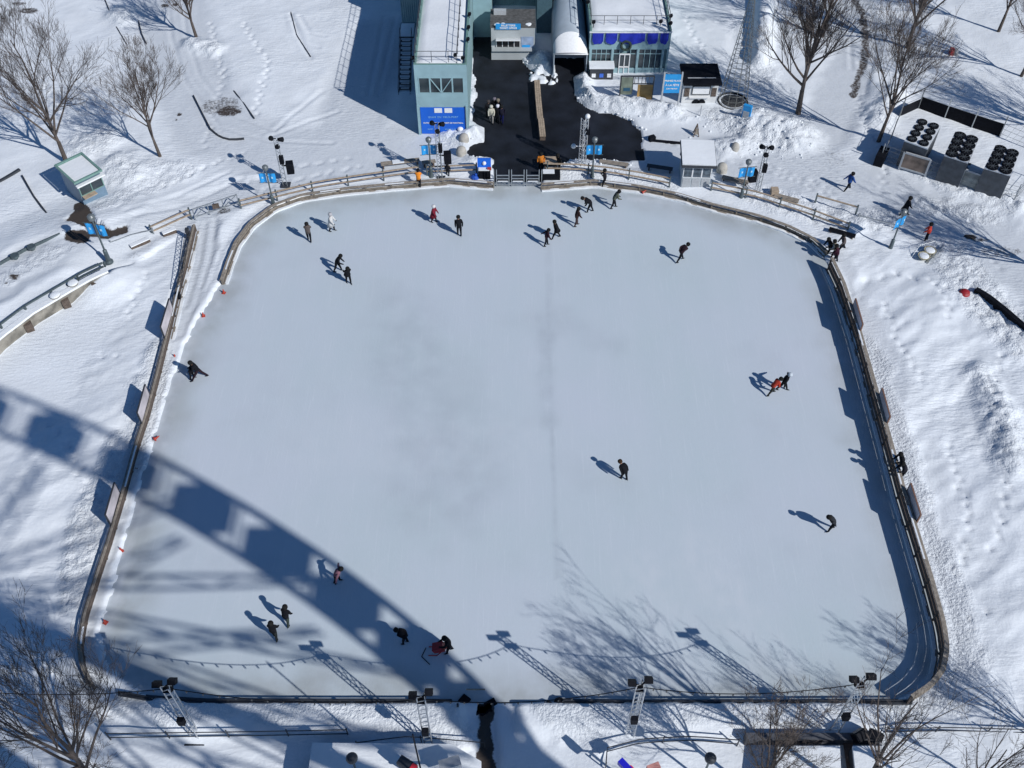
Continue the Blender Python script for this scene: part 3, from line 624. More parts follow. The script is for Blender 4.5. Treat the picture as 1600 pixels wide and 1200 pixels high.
PANELW = mat('faded print panel', (.50, .46, .48), .5, var=.35, scale=.8); PANELB = mat('brown panel edge', (.20, .11, .08), .7)
board((268, 478), (255, 522), .8, 1.8, 'upright pale board on the left fence nearest the lane gate', (PANELW, DSTEEL))
board((231, 612), (219, 656), .8, 1.8, 'upright pale board halfway down the left fence, above the wheel shadow', (PANELW, DSTEEL))
board((184, 765), (170, 815), .8, 1.8, 'upright pale board on the left fence just below the wheel shadow', (PANELW, DSTEEL))
board((1333, 478), (1344, 518), .8, 1.8, 'dark upright board highest up on the right fence', (PANELW, PANELB))
board((1374, 618), (1386, 662), .8, 1.8, 'brown-edged board on the right fence above the two people leaning on the rail', (PANELW, PANELB))
board((1418, 766), (1433, 815), .8, 1.8, 'brown-edged board on the right fence below the two people leaning on the rail', (PANELW, PANELB))

# ------------------------------------------------------------------ buildings
def placed(mb, nm, m, par, smooth=False):
    o = mb.build(nm, m, None, smooth); o.parent = par; o.location = o.location - par.location; return o
def railing(mb, a, b, h=.95, post=1.2, r=.025):
    a = Vector(a); b = Vector(b); n = max(1, round((b-a).length/post)); up = Vector((0, 0, h))
    mb.tube(a+up, b+up, r, n=5); mb.tube(a+up*.55, b+up*.55, r*.7, n=4)
    for i in range(n+1): mb.tube(a.lerp(b, i/n), a.lerp(b, i/n)+up, r, n=5)
# left container building
FL = G(655, 210); FR = G(733, 210); x0, x1, y0 = FL.x, FR.x, FL.y; ZL = 6.2; yb = 104
bl = thing('container_building', (x0, y0, 0), 'tall narrow teal steel building with snowy roof and big blue banner on its front', 'building')
placed(MB().box(((x0+x1)/2, (y0+yb)/2+.1, ZL/2), (x1-x0, yb-y0-.2, ZL)), 'wall', TEALS, bl)
fz0, fz1 = 3.9, 5.35      # window band
fr = MB(); W = x1-x0
fr.box(((x0+x1)/2, y0+.05, (fz1+ZL+.25)/2), (W, .14, ZL+.25-fz1)); fr.box(((x0+x1)/2, y0+.05, (2.62+fz0)/2), (W, .14, fz0-2.62)); fr.box(((x0+x1)/2, y0+.06, 1.31), (W-.3, .12, 2.62))
for xx in (x0+.14, x1-.14): fr.box((xx, y0+.05, (fz0+fz1)/2), (.28, .14, fz1-fz0))
placed(fr, 'front_panel', TEALP, bl)
post = MB(); [post.box((xx, y0-.06, 1.4), (.2, .2, 2.8)) for xx in (x0+.1, x1-.1)]; placed(post, 'corner_post', TEALP, bl)
for k in range(4):
    wx = x0+.28+(W-.56)*(k+.5)/4; ww = (W-.56)/4
    f = MB(); [f.box((wx+s_*(ww/2-.03), y0-.01, (fz0+fz1)/2), (.06, .06, fz1-fz0)) for s_ in (-1, 1)]; [f.box((wx, y0-.01, z), (ww-.12, .06, .07)) for z in (fz0+.035, fz1-.035)]
    if k in (1, 2): f.bar((wx-ww/2*(1 if k == 1 else -1), y0-.02, fz1-.05), (wx+ww/2*(1 if k == 1 else -1), y0-.02, fz0+.05), .06)
    wo_ = placed(f, 'window', TEALP, bl); p = MB().box((wx, y0+.03, (fz0+fz1)/2), (ww-.1, .03, fz1-fz0-.1)).build('pane', GLASS); p.parent = wo_; p.location = -bl.location - wo_.location
ban = placed(MB().box(((x0+x1)/2, y0-.03, 1.36), (W-.5, .05, 2.5)), 'banner', BLUE, bl)
LB = mat('pale blue print', (.25, .55, .85), .5)
cxb = (x0+x1)/2-bl.location.x
text_mesh('lettering', 'QUAIS  DU  VIEUX-PORT', .22, LB, bl, (cxb, -.075, 1.72)); text_mesh('lettering', 'PATINOIRE DU VIEUX-PORT DE MONTREAL', .165, WHITE, bl, (cxb, -.075, 1.16), bold=.004)
text_mesh('lettering', 'PORT', .17, LB, bl, (cxb-1.1, -.075, .55)); text_mesh('lettering', 'BONSECOURS', .14, LB, bl, (cxb+.55, -.075, .55))
nt_ = MB(); [nt_.box((x0+W/2+dx, y0-.07, 2.35), (.62, .03, .42)) for dx in (-.36, .46)]; placed(nt_, 'notice', WHITE, bl)
em = MB(); em.sphere((x0+W/2+1.35, y0-.075, .6), .25, 1, .1, .75); placed(em, 'emblem', WHITE, bl)
par = MB(); [par.box((xx, (y0+yb)/2, ZL+.14), (.16, yb-y0, .28)) for xx in (x0+.08, x1-.08)]; par.box(((x0+x1)/2, y0+.08, ZL+.14), (W-.34, .16, .28)); placed(par, 'parapet', GREENT, bl)
def snow_slab(x0, x1, y0, y1, z, parent, th=.16, st=.3, amp=.10, name='snow_layer'):
    xs = np.linspace(x0, x1, max(3, int((x1-x0)/st))); ys = np.linspace(y0, y1, max(3, int((y1-y0)/st))); X, Y = np.meshgrid(xs, ys)
    e = np.minimum(np.minimum(X-x0, x1-X), np.minimum(Y-y0, y1-Y)); Z = z+th*sst(-.02, .35, e)+amp*(fbm(X*.6, Y*.5, 4, 21)-.4)*sst(0, .3, e)
    m = MB(); nx, ny = len(xs), len(ys); m.v = [(X[j, i], Y[j, i], Z[j, i]) for j in range(ny) for i in range(nx)]
    m.f = [(j*nx+i, j*nx+i+1, (j+1)*nx+i+1, (j+1)*nx+i) for j in range(ny-1) for i in range(nx-1)]
    o = placed(m, name, SNOW, parent, True); return o
snow_slab(x0+.17, x1-.17, y0+.17, yb, ZL+.02, bl)
rl = MB(); railing(rl, (x0+.1, y0+.3, ZL+.28), (x1-.1, y0+.3, ZL+.28)); railing(rl, (x1-.75, y0+.4, ZL+.1), (x1-.75, yb, ZL+.1)); railing(rl, (x0+.08, y0+.4, ZL+.28), (x0+.08, yb, ZL+.28)); placed(rl, 'railing', DSTEEL, bl)
for yy, xx in ((y0+.5, x0-.05), (y0+.5, x1-.3), (y0+.9, x1-.9), (y0+7, x1+.05), (y0+5, x1+.03), (y0+3.2, x1+.03)):
    lm = MB().box((xx, yy, ZL+.55), (.22, .18, .3), .4, ('X', .5)); lm.bar((xx, yy, ZL+.2), (xx, yy, ZL+.6), .05); placed(lm, 'floodlight', BLACK, bl)
# wing behind on its left, in shade
wx0, wy0 = G(629, 45).x, G(640, 45).y
wg = thing('rear_wing', (wx0, wy0, 0), 'dark shaded teal wing set back on the left of the narrow teal building', 'building')
placed(MB().box(((wx0+x0)/2, wy0+8, 2.6), (x0-wx0-.02, 16, 5.2)), 'wall', TEAL, wg); placed(MB().box(((wx0+x0)/2, wy0+8, 5.3), (x0-wx0-.02, 16, .18)), 'roof', GREENT, wg)
# outside stair left of it
sx = (G(625, 150).x+G(640, 150).x)/2; st = thing('outside_stair', (sx, 76, 0), 'dark open steel stair rising beside the left wall of the narrow teal building', 'stairs')
sy0 = G(632, 152).y; m = MB(); n = 12
for k in range(n): m.box((sx, sy0+.3+k*.42, .2+k*.2), (.95, .3, .05))
placed(m, 'tread', DSTEEL, st); m = MB()
for s_ in (-.5, .5): m.bar((sx+s_, sy0, 0), (sx+s_, sy0+5.2, 2.6), .06, .2); m.bar((sx+s_, sy0, .9), (sx+s_, sy0+5.2, 3.5), .04); [m.bar((sx+s_, sy0+k*1.3, .1+.62*k), (sx+s_, sy0+k*1.3, 1.0+.62*k), .04) for k in range(5)]
placed(m, 'stringer', DSTEEL, st); placed(MB().box((sx, sy0+6.4, 2.55), (1.3, 2.4, .1)), 'landing', DSTEEL, st); snow_slab(sx-.6, sx+.6, sy0+5.3, sy0+7.5, 2.6, st, .1)
sn = MB(); [sn.box((sx+random.uniform(-.05, .05), sy0+.3+k*.42, .235+k*.2), (.7, .12, .03)) for k in range(n)]; placed(sn, 'snow_strip', SNOW, st)

# right building with blue bunting
GR0 = G(918, 116); GR1 = G(1041, 117); rx0, rx1, ry = GR0.x, GR1.x, GR0.y; ZR = 4.0; ryb = 104; WR_ = rx1-rx0
br = thing('pavilion', (rx0, ry, 0), 'wide teal pavilion with royal blue swags, wreath and glazed front under a snowy roof', 'building')
placed(MB().box(((rx0+rx1)/2, (ry+ryb)/2+.1, ZR/2), (WR_, ryb-ry-.2, ZR)), 'wall', TEALS, br)
fp = MB(); fp.box(((rx0+rx1)/2, ry+.05, (2.45+ZR+.1)/2), (WR_, .14, ZR+.1-2.45)); fp.box(((rx0+rx1)/2, ry+.05, .3), (WR_, .14, .6)); placed(fp, 'front_panel', TEALP, br)
cols = [0, .285, .615, .94]
for c_ in cols + [1]: 
    xx = rx0+.12+(WR_-.24)*c_; placed(MB().box((xx, ry-.02, 1.25), (.16, .2, 2.5)), 'pillar', TEALP, br)
def glazing(xa, xb, za, zb, nx, tr, name='window'):
    f = MB(); [f.box((xa+(xb-xa)*k/nx, ry+.02, (za+zb)/2), (.05, .07, zb-za)) for k in range(nx+1)]; [f.box(((xa+xb)/2, ry+.02, z), (xb-xa-.02, .066, .05)) for z in (za, tr, zb)]
    w_ = placed(f, name, TEALP, br); p = MB().box(((xa+xb)/2, ry+.05, (za+zb)/2), (xb-xa, .03, zb-za)).build('pane', GLASS); p.parent = w_; p.location = -br.location - w_.location
X_ = lambda c_: rx0+.12+(WR_-.24)*c_
glazing(X_(0)+.1, X_(.285)-.1, .6, 2.45, 4, 2.0); glazing(X_(.285)+.1, X_(.38), .6, 2.45, 1, 2.0); glazing(X_(.52), X_(.615)-.1, .6, 2.45, 1, 2.0); glazing(X_(.615)+.1, X_(.94)-.1, .6, 2.45, 4, 2.0)
dr = MB(); xa, xb = X_(.385), X_(.515); [dr.box((q_, ry-.02, 1.0), (.07, .1, 2.0)) for q_ in (xa, (xa+xb)/2, xb)]; [dr.box(((xa+xb)/2, ry-.02, z), (xb-xa, .09, .1)) for z in (.06, .75, 1.97)]
d_ = placed(dr, 'door', WHITE, br); p = MB().box(((xa+xb)/2, ry+.01, 1), (xb-xa, .03, 1.9)).build('pane', GLASS); p.parent = d_; p.location = -br.location-d_.location
cn = MB(); edges = [0, .17, .345, .70, .865, 1]
cu = MB()
for k in range(5):
    xa, xb = X_(edges[k])+.10, X_(edges[k+1])-.10; n = 14
    for i in range(n):
        u0, u1 = i/n, (i+1)/n
        def bz(u): return ZR-.05-(.78 + .16*sin(pi*u)**.8 + .05*sin(u*9+k*2) - (.12*(u < .12) + .12*(u > .88)))
        def by(u): return ry-.10-.025*sin(u*(xb-xa)*6)
        pa, pb_ = xa+(xb-xa)*u0, xa+(xb-xa)*u1
        cu.add([(pa, by(u0), ZR+.02), (pb_, by(u1), ZR+.02), (pb_, by(u1)-.05, bz(u1)), (pa, by(u0)-.05, bz(u0)), (pa, by(u0)+.03, ZR+.02), (pb_, by(u1)+.03, ZR+.02), (pb_, by(u1)-.02, bz(u1)), (pa, by(u0)-.02, bz(u0))],
               [(0, 1, 2, 3), (7, 6, 5, 4), (3, 2, 6, 7), (0, 4, 5, 1)])
placed(cu, 'swag', NAVY, br)
wr = MB(); 
for k in range(18):
    a = 2*pi*k/18; wr.sphere((X_(.45)+.4*cos(a), ry-.2, 2.9+.4*sin(a)), .10+.03*random.random(), n=6, m=4)
placed(wr, 'wreath', mat('dark foliage', (.03, .05, .04), .9, var=.5), br)
fa = MB(); fa.box(((rx0+rx1)/2, ry-.06, ZR+.08), (WR_+.1, .1, .1)); placed(fa, 'fascia', WHITE, br)
pr = MB(); [pr.box((xx, (ry+ryb)/2, ZR+.12), (.14, ryb-ry, .3)) for xx in (rx0+.07, rx1-.07)]; placed(pr, 'parapet', GREENT, br)
rl = MB(); railing(rl, (rx0+.1, ry+1.0, ZR+.1), (rx1-.1, ry+1.0, ZR+.1), .9, 1.1); railing(rl, (rx0+.1, ry+1, ZR+.2), (rx0+.1, ryb, ZR+.2)); railing(rl, (rx1-.1, ry+1, ZR+.2), (rx1-.1, ryb, ZR+.2)); placed(rl, 'railing', DSTEEL, br)
snow_slab(rx0+.16, rx1-.16, ry+.05, ryb, ZR+.02, br, .14, .3, .2)
for xx, yy in ((rx0+.3, ry+.7), (rx1-.9, ry+.8), (rx1-.1, ry+.5), (rx0-.05, ry+4), (rx1+.05, ry+1.7)):
    lm = MB().box((xx, yy, ZR+.6), (.25, .2, .3), .3, ('X', .5)); lm.bar((xx, yy, ZR+.1), (xx, yy, ZR+.6), .05); placed(lm, 'floodlight', BLACK, br)

# courtyard buildings behind
cx0, cx1 = x1+.02, rx0-.02
yc = G(755, 58).y
cb_ = thing('courtyard_wall', (cx0, yc, 0), 'pale teal windowless wall left of the ticket kiosk, sunlit at the top', 'building')
xk = G(769, 40).x
placed(MB().box(((cx0+xk)/2, yc+6, 3.6), (xk-cx0, 12, 7.2)), 'wall', TEALP, cb_); placed(MB().box(((cx0+xk)/2, yc+6, 7.26), (xk-cx0, 12, .12)), 'roof', GREENT, cb_)
xt = G(862, 60).x
ct = thing('courtyard_building', (xk, yc+4, 0), 'deep shaded dark teal building behind the ticket kiosk', 'building')
placed(MB().box(((xk+xt)/2, yc+11, 3.3), (xt-xk-.04, 12, 6.6)), 'wall', TEAL, ct); placed(MB().box(((xk+xt)/2, yc+11, 6.68), (xt-xk-.04, 12, .15)), 'roof', GREENT, ct)
yl = G(890, 60).y+2; xs0 = G(838, 62).x; cs = thing('courtyard_wing', (xs0, yl-1.5, 0), 'teal wall with shade painted in, between the ticket kiosk and the vaulted tunnel', 'building')
placed(MB().box(((xs0+xt)/2, yl+6.5, 3.1), (xt-xs0-.06, 16, 6.2)), 'wall', mat('teal panel with painted shade', (.06, .12, .15), .6, var=.15), cs); placed(MB().box(((xs0+xt)/2, yl+6.5, 6.26), (xt-xs0-.06, 16, .12)), 'roof', GREENT, cs)  # teal base colour darkened to stand for the shade on this wall
ca = thing('link_building', (xt, yc-1, 0), 'white roofed link block between the vaulted tunnel and the pavilion, with a sloping handrail', 'building')
yl = G(890, 60).y+2
placed(MB().box(((xt+cx1)/2, yl+8, 2.4), (cx1-xt-.04, 16, 4.8)), 'wall', TEALP, ca); snow_slab(xt+.1, cx1-.1, yl+.1, yl+15.9, 4.81, ca, .12)
rl = MB(); railing(rl, (xt+.2, yl+.3, 4.85), (cx1-.2, yl+4.2, 4.85), 1.0, .8, .04); placed(rl, 'railing', STEEL, ca)

# vaulted tunnel
tx0, tx1 = G(864, 120).x, G(916, 120).x; ty0 = G(890, 121).y; tyb = yl; tc = (tx0+tx1)/2; tr_ = (tx1-tx0)/2; zs = 2.2
tn = thing('vaulted_tunnel', (tc, ty0, 0), 'silver grey barrel-vaulted entrance tunnel with a white hood over its dark mouth', 'entrance tunnel')
TUN = ribbed('grey vault sheet', (.36, .42, .48), 2.5, 1, .35, .1, .3); m = MB(); n = 20; hy = ty0+1.3
def arch(y, r, zb=zs): return [Vector((tc-r*cos(pi*i/n), y, zb+r*sin(pi*i/n)*.98)) for i in range(n+1)]
A, B_ = arch(hy, tr_), arch(tyb, tr_); A2, B2 = arch(hy, tr_-.06), arch(tyb, tr_-.06)
m.add(A+B_+A2+B2, [(i, i+1, n+1+i+1, n+1+i) for i in range(n)]+[(2*(n+1)+i, 3*(n+1)+i, 3*(n+1)+i+1, 2*(n+1)+i+1) for i in range(n)]+[(i, 2*(n+1)+i, 2*(n+1)+i+1, i+1) for i in range(n)])
placed(m, 'vault', TUN, tn, True)
m = MB(); front = [Vector((tc-tr_*cos(pi*i/n), ty0+.15, zs+.02+.10*sin(pi*i/n))) for i in range(n+1)]; back = arch(hy, tr_+.02)
m.add(front+back, [(i, i+1, n+1+i+1, n+1+i) for i in range(n)]); m.box((tc, ty0+.12, zs), (2*tr_+.1, .08, .1)); placed(m, 'hood', WHITE, tn, True)
m = MB(); [m.box((xx, (ty0+tyb)/2+.1, zs/2), (.08, tyb-ty0, zs)) for xx in (tx0+.04, tx1-.04)]; placed(m, 'side_wall', TUN, tn)
placed(MB().box((tc, tyb-.4, zs/2+.6), (2*tr_-.1, .1, zs+1.1)), 'dark_end_panel', mat('dark interior', (.008, .008, .01), .9), tn)  # near-black panel standing in for the darkness inside the tunnel mouth

# ticket kiosk
kx0, kx1 = G(768, 90).x, G(835, 84).x; ky = G(800, 92).y; KZ = 2.9
kk = thing('ticket_kiosk', (kx0, ky, 0), 'grey ticket kiosk with bright blue sign, open hatch and white shutter', 'kiosk')
KG = mat('kiosk grey panel', (.40, .43, .44), .6, var=.08, scale=1)
kw = kx1-kx0; m = MB(); m.box((kx0+kw/2, ky+1.6, KZ/2), (kw, 2.8, KZ)); m.box((kx0+kw/2-.25, ky+.1, .5), (kw-.5, .5, 1.0)); placed(m, 'wall', KG, kk)
placed(MB().box((kx0+kw/2-.1, ky-.05, 1.03), (kw-.3, .75, .07)), 'counter', KG, kk)
placed(MB().box((kx0+kw/2, ky+1.7, KZ+.06), (kw+.15, 3.0, .12)), 'roof', mat('roof felt', (.09, .09, .09), .9, var=.4, scale=3), kk)
hx0, hx1 = kx0+kw*.12, kx0+kw*.66; HATCH = mat('hatch interior', (.012, .012, .016), .6)
placed(MB().box(((hx0+hx1)/2, ky+.18, 1.42), (hx1-hx0, .06, .62)), 'hatch', HATCH, kk)
hm = MB(); [hm.box((hx0+(hx1-hx0)*k/4, ky+.13, 1.42), (.05, .06, .62)) for k in range(5)]; placed(hm, 'hatch_frame', WHITE, kk)
sh = MB(); sh.box(((hx0+hx1)/2, ky-.1, 1.95), (hx1-hx0+.1, 1.0, .05), 0, ('X', -.35)); placed(sh, 'shutter', WHITE, kk)
placed(MB().box(((hx0+hx1)/2, ky+.1, 3.1), (hx1-hx0+.1, .08, .52)), 'sign_board', AZURE, kk)
tx = (hx0+hx1)/2-kk.location.x
text_mesh('lettering', 'BILLETTERIE', .23, WHITE, kk, (tx, .045, 3.22), bold=.008); text_mesh('lettering', 'TICKET OFFICE', .22, WHITE, kk, (tx, .045, 2.97), bold=.008)
po = placed(MB().box((kx0+kw*.83, ky+.17, 1.5), (kw*.28, .04, 1.15)), 'poster', mat('faded blue poster', (.30, .38, .52), .5, var=.3, scale=1.6), kk)
placed(MB().box((kx0+kw*.80, ky+.143, 1.14), (kw*.18, .02, .3)), 'poster_caption', AZURE, kk)
rs = MB(); [rs.sphere((kx0+.2+random.random()*(kw-.4), ky+.4+random.random()*.3, KZ+.14), .14, 1.5, 1, .5, 7, 5) for _ in range(7)]; placed(rs, 'snow_strip', SNOW, kk)
ac = placed(MB().box((kx0+kw*.2, ky+2.4, KZ+.3), (1.1, .5, .35)), 'vent_box', GREY, kk)

# waste sorting station, map frame, blue board, trailer
b0, b1 = G(921, 127), G(957, 126); w_ = b1.x-b0.x; t = thing('sorting_station', b0, 'black cabinet with three bin openings under a thick snow cap, in front of the pavilion', 'bin')
MB().box((w_/2, .45, .6), (w_, .8, 1.2)).build('cabinet', DSTEEL, t); MB().box((w_/2, .45, 1.32), (w_+.15, .95, .22)).build('snow_cap', SNOW, t)
for k in range(3): MB().box((w_*(k+.5)/3, .03, .55), (w_*.17, .05, .35)).build('opening', (WHITE, mat('label blue', (.05, .15, .6), .5), WHITE)[k], t)
b0, b1 = G(967, 160), G(1018, 163); w_ = b1.x-b0.x; hh = hgt((967, 160), 119); t = thing('map_frame', b0, 'large black steel frame holding a green map panel and an ochre panel', 'notice board')
m = MB(); [m.bar((xx, 0, 0), (xx, 0, hh), .1) for xx in (0, w_)]; m.bar((0, 0, hh), (w_, 0, hh), .1); m.bar((w_*.37, 0, .9), (w_*.37, 0, hh), .08)
[m.bar((w_*(.42+.11*k), 0, hh), (w_*(.42+.11*k), 0, hh*.72), .05) for k in range(5)]; m.bar((w_*.37, 0, hh*.72), (w_, 0, hh*.72), .06); m.build('frame', DSTEEL, t)
MB().box((w_*.19, -.03, hh*.64), (w_*.34, .06, hh*.64)).build('map_panel', mat('map print', (.16, .19, .15), .5, var=.5, scale=1.5), t)
MB().box((w_*.76, -.03, hh*.36), (w_*.46, .06, hh*.66)).build('ochre_panel', mat('ochre print', (.42, .26, .09), .5, var=.4, scale=1.0), t)
MB().box((w_*.2, -.075, hh*.52), (.55, .02, .3)).build('map_picture', mat('print blue', (.02, .09, .16), .5), t)
b0, b1 = G(1031, 174), G(1057, 169); b1.y = b0.y; w_ = b1.x-b0.x; hh = hgt((1031, 174), 113); t = thing('blue_sign', b0, 'bright blue sign high on two grey posts, left of the white trailer', 'sign')
for xx in (0, w_): MB().box((xx, 0, hh/2), (.13, .16, hh)).build('post', GREY, t)
MB().box((w_/2, -.02, hh*.72), (w_-.14, .09, hh*.46)).build('sign_board', AZURE, t)
for k, (s_, z) in enumerate((('PRENEZ PLACE', .80), ('À LA FÊTE', .69), ('JOIN THE FUN', .60))): text_mesh('lettering', s_, (.20, .25, .14)[k], WHITE, t, (w_/2, -.075, hh*z), bold=.006)
b0, b1 = G(1063, 163), G(1118, 168); b1.y = b0.y = (b0.y+b1.y)/2; w_ = b1.x-b0.x; t = thing('food_trailer', b0, 'white food trailer with a black roof canopy beside the wire cone tree', 'food trailer')
MB().box((w_/2, 1.1, 1.25), (w_, 2.2, 1.9)).build('body', mat('trailer white', (.62, .63, .63), .5, var=.12, scale=1.5), t)
MB().box((w_/2, .9, 2.45), (w_+.25, 3.0, .22)).build('canopy', BLACK, t); MB().box((w_/2, .2, 2.58), (w_*.8, .08, .04)).build('roof_rail', GREY, t)
MB().box((w_*.52, -.03, 1.55), (w_*.48, .06, .75)).build('serving_hatch', WHITE, t)
f = MB(); [f.box((w_*.52, -.06, z), (w_*.5, .04, .05)) for z in (1.16, 1.94)]; [f.box((w_*(.52+s_*.25), -.06, 1.55), (.05, .04, .8)) for s_ in (-1, 1)]; f.build('hatch_frame', BLACK, t)
for xx in (.12, .89): MB().box((w_*xx, -.03, 1.35), (w_*.14, .05, .8)).build('menu_board', mat('menu print', (.10, .075, .06), .5, var=.6, scale=8), t)
MB().box((w_*.5, -.12, .92), (w_*.6, .25, .05)).build('shelf', WHITE, t)
for xx in (.42, .58): MB().tube((w_*xx, -.04, .33), (w_*xx, .2, .33), .33, n=14).build('wheel', BLACK, t)
m = MB(); m.box((w_/2, .8, .25), (w_*.95, 1.4, .12)); m.build('chassis', BLACK, t)

# wire cone tree
bc = G(1144, 163); ch = 10.5; cr_ = 1.25; t = thing('wire_tree', bc, 'tall thin cone of grey wire hoops standing on a round black base', 'wire cone tree')
m = MB(); m.lathe((0, 0, 0), [(cr_+.05, 0), (cr_+.05, .35), (cr_-.05, .35), (cr_-.05, 0)], 28); m.build('base_ring', BLACK, t)
m = MB(); m.sphere((0, 0, .15), cr_*.9, 1, 1, .28, 20, 8); m.build('grille', mat('grille', (.05, .05, .05), .6, var=.8, scale=12), t)
m = MB()
for k in range(12):
    a = 2*pi*k/12; m.tube((cr_*cos(a), cr_*sin(a), .3), (.12*cos(a), .12*sin(a), ch), .022, n=4)
for k in range(20):
    z = .4+(ch-.6)*k/20; r = cr_+(.12-cr_)*(z/ch); 
    for i in range(16): m.tube((r*cos(2*pi*i/16), r*sin(2*pi*i/16), z), (r*cos(2*pi*(i+1)/16), r*sin(2*pi*(i+1)/16), z), .018, n=4)
m.build('wire_cone', mat('grey wire', (.28, .28, .26), .5, .4), t)

b0 = G(1163, 195); t = thing('info_pillar', b0, 'tilted blue and grey information pillar right of the wire cone tree', 'pillar', rz=radians(-28))
MB().box((0, 0, .95), (.7, .28, 1.9)).build('pillar_body', AZURE, t); MB().box((-.02, -.15, 1.0), (.5, .04, .75)).build('screen', GREY, t)
b0 = G(1087, 212); t = thing('folding_sign', b0, 'small black A-shaped folding sign on the trodden snow', 'sign')
m = MB(); [m.bar((s_*.22, -.25, 0), (0, 0, 1.15), .07) for s_ in (-1, 1)]; [m.bar((s_*.22, .25, 0), (0, 0, 1.15), .07) for s_ in (-1, 1)]; m.build('frame', WOODD, t); MB().box((0, -.15, .5), (.3, .04, .5), 0, ('X', -.22)).build('panel', WOOD, t)

# small booths
def booth_white():
    a, b = G(1062, 296), G(1109, 300); b.y = a.y; w = b.x-a.x; hh = 2.45
    t = thing('warden_booth', a, 'small white booth with snow on its slanting roof and windows facing the ice', 'booth', rz=radians(-3))
    BW = mat('booth panel', (.50, .55, .57), .5, var=.08, scale=2)
    MB().box((w/2, 1.2, hh/2), (w-.1, 2.3, hh)).build('wall', BW, t)
    for k in range(3):
        f = MB(); xa = w*(.04+.31*k); ww = w*.29; [f.box((xa+ww*s_, .03, 1.62), (.05, .05, .9)) for s_ in (0, 1)]; [f.box((xa+ww/2, .03, z), (ww, .046, .05)) for z in (1.17, 2.07)]
        o = f.build('window', WHITE, t); p = MB().box((xa+ww/2, .045, 1.62), (ww, .03, .88)).build('pane', mat('booth glass', (.10, .13, .16), .15, var=.5, scale=3), o)
    m = MB(); [m.box((w*(.04+.31*k)+w*.145, .035, .58), (w*.27, .03, .95)) for k in range(3)]; m.build('panel', GREY, t)
    MB().box((w/2, 1.05, hh+.12), (w+.35, 2.9, .16), 0, ('X', .09)).build('roof', DSTEEL, t); MB().box((w/2, 1.1, hh+.26), (w+.25, 2.75, .13), 0, ('X', .09)).build('snow_cap', SNOW, t)
booth_white()
def booth_green():
    p1, p2 = G(135, 330), G(173, 311); v = (p2-p1); w = v.length; rz = atan2(v.y, v.x); hh = 2.75
    t = thing('park_booth', p1, 'green framed square booth with a recessed snowy roof under the big left tree', 'booth', rz=rz); D = 2.7
    GB = mat('booth blue grey', (.15, .23, .31), .5, var=.1, scale=2)
    MB().box((w/2, D/2, hh/2-.15), (w-.1, D, hh-.3)).build('wall', GB, t)
    m = MB(); z = hh; W2, D2 = w+.25, D+.35
    [m.box((w/2, D/2+s_*(D2/2-.075), z), (W2, .15, .16)) for s_ in (-1, 1)]; [m.box((w/2+s_*(W2/2-.075), D/2, z), (.15, D2-.31, .158)) for s_ in (-1, 1)]; m.build('roof_frame', GREENT, t)
    MB().box((w/2, D/2, hh-.08), (w-.1, D-.1, .1)).build('roof_snow', SNOW, t)
    MB().box((w/2, -.32, hh-.25), (w+.2, .28, .12)).build('gutter', WHITE, t)
    f = MB(); [f.box((w*k, -.02, 1.9), (.07, .07, 1.0)) for k in (.05, .5, .95)]; [f.box((w/2, -.02, zz), (w*.9, .066, .07)) for zz in (1.4, 2.4)]; o = f.build('window', GREENT, t)
    MB().box((w/2, .0, 1.9), (w*.88, .04, .95)).build('pane', GLASS, o); MB().box((w*.3, -.25, 1.35), (w*.5, .5, .07)).build('counter', PLANK, t)
booth_green()

# notice box by the gate, blue sack, table
b0 = G(768, 279); t = thing('notice_box', G(757, 280), 'blue-topped notice box with a white emblem beside the metal gate', 'notice box')
MB().box((.0, .1, .45), (.95, .6, .9)).build('cabinet', BLACK, t); MB().box((0, .32, 1.35), (1.05, .12, .75), 0, ('X', -.3)).build('board', BLUE, t); MB().box((-.02, .0, .98), (.85, .35, .09)).build('snow_cap', SNOW, t)
MB().sphere((0, .24, 1.36), .16, 1, .2, 1, 12, 6).build('emblem', WHITE, t); MB().box((.4, -.05, 1.06), (.3, .2, .16)).build('red_box', RED, t)
t = thing('blue_sack', G(742, 281), 'crumpled blue bag lying in the snow left of the notice box', 'bag'); m = MB(); m.sphere((0, 0, .22), .36, 1, .7, .7, 9, 6); m.sphere((.1, 0, .5), .14, 1, 1, 1, 6, 5); m.build('sack', mat('blue sack', (.01, .08, .45), .6, bump=1, bscale=8), t)

# ------------------------------------------------------------------ curved promenade wall on the left
wl = [G(a, b, DECKZ) for a, b in DECK_EDGE]; wl = resample([Vector((p.x, p.y, 0)) for p in wl], .7)
t = thing('promenade_wall', wl[0], 'curved stone promenade wall with a snowy double rail, facing the snowy hollow', 'wall')
def pw(mb, nm, m): o = mb.build(nm, m); o.parent = t; o.location -= t.location; return o
WALLM = mat('weathered stone wall', (.22, .205, .175), .85, var=.6, scale=1.2, bump=.3, bscale=4)
pw(ribbon(wl, .3, -1.4, DECKZ+.02, 0), 'wall_face', WALLM); pw(ribbon(wl, .42, DECKZ+.02, DECKZ+.17, .02, .008), 'snow_cap', SNOW)
pw(ribbon(wl, .12, DECKZ+.30, DECKZ+.42, .62), 'rail', LAMPG); pw(ribbon(wl, .16, DECKZ+.0, DECKZ+.06, .62), 'base_rail', LAMPG)
wp = resample(wl, 2.2)
for p in wp: pw(MB().box((p.x-.3, p.y+.52, DECKZ+.2), (.12, .12, .45)), 'post', LAMPG)
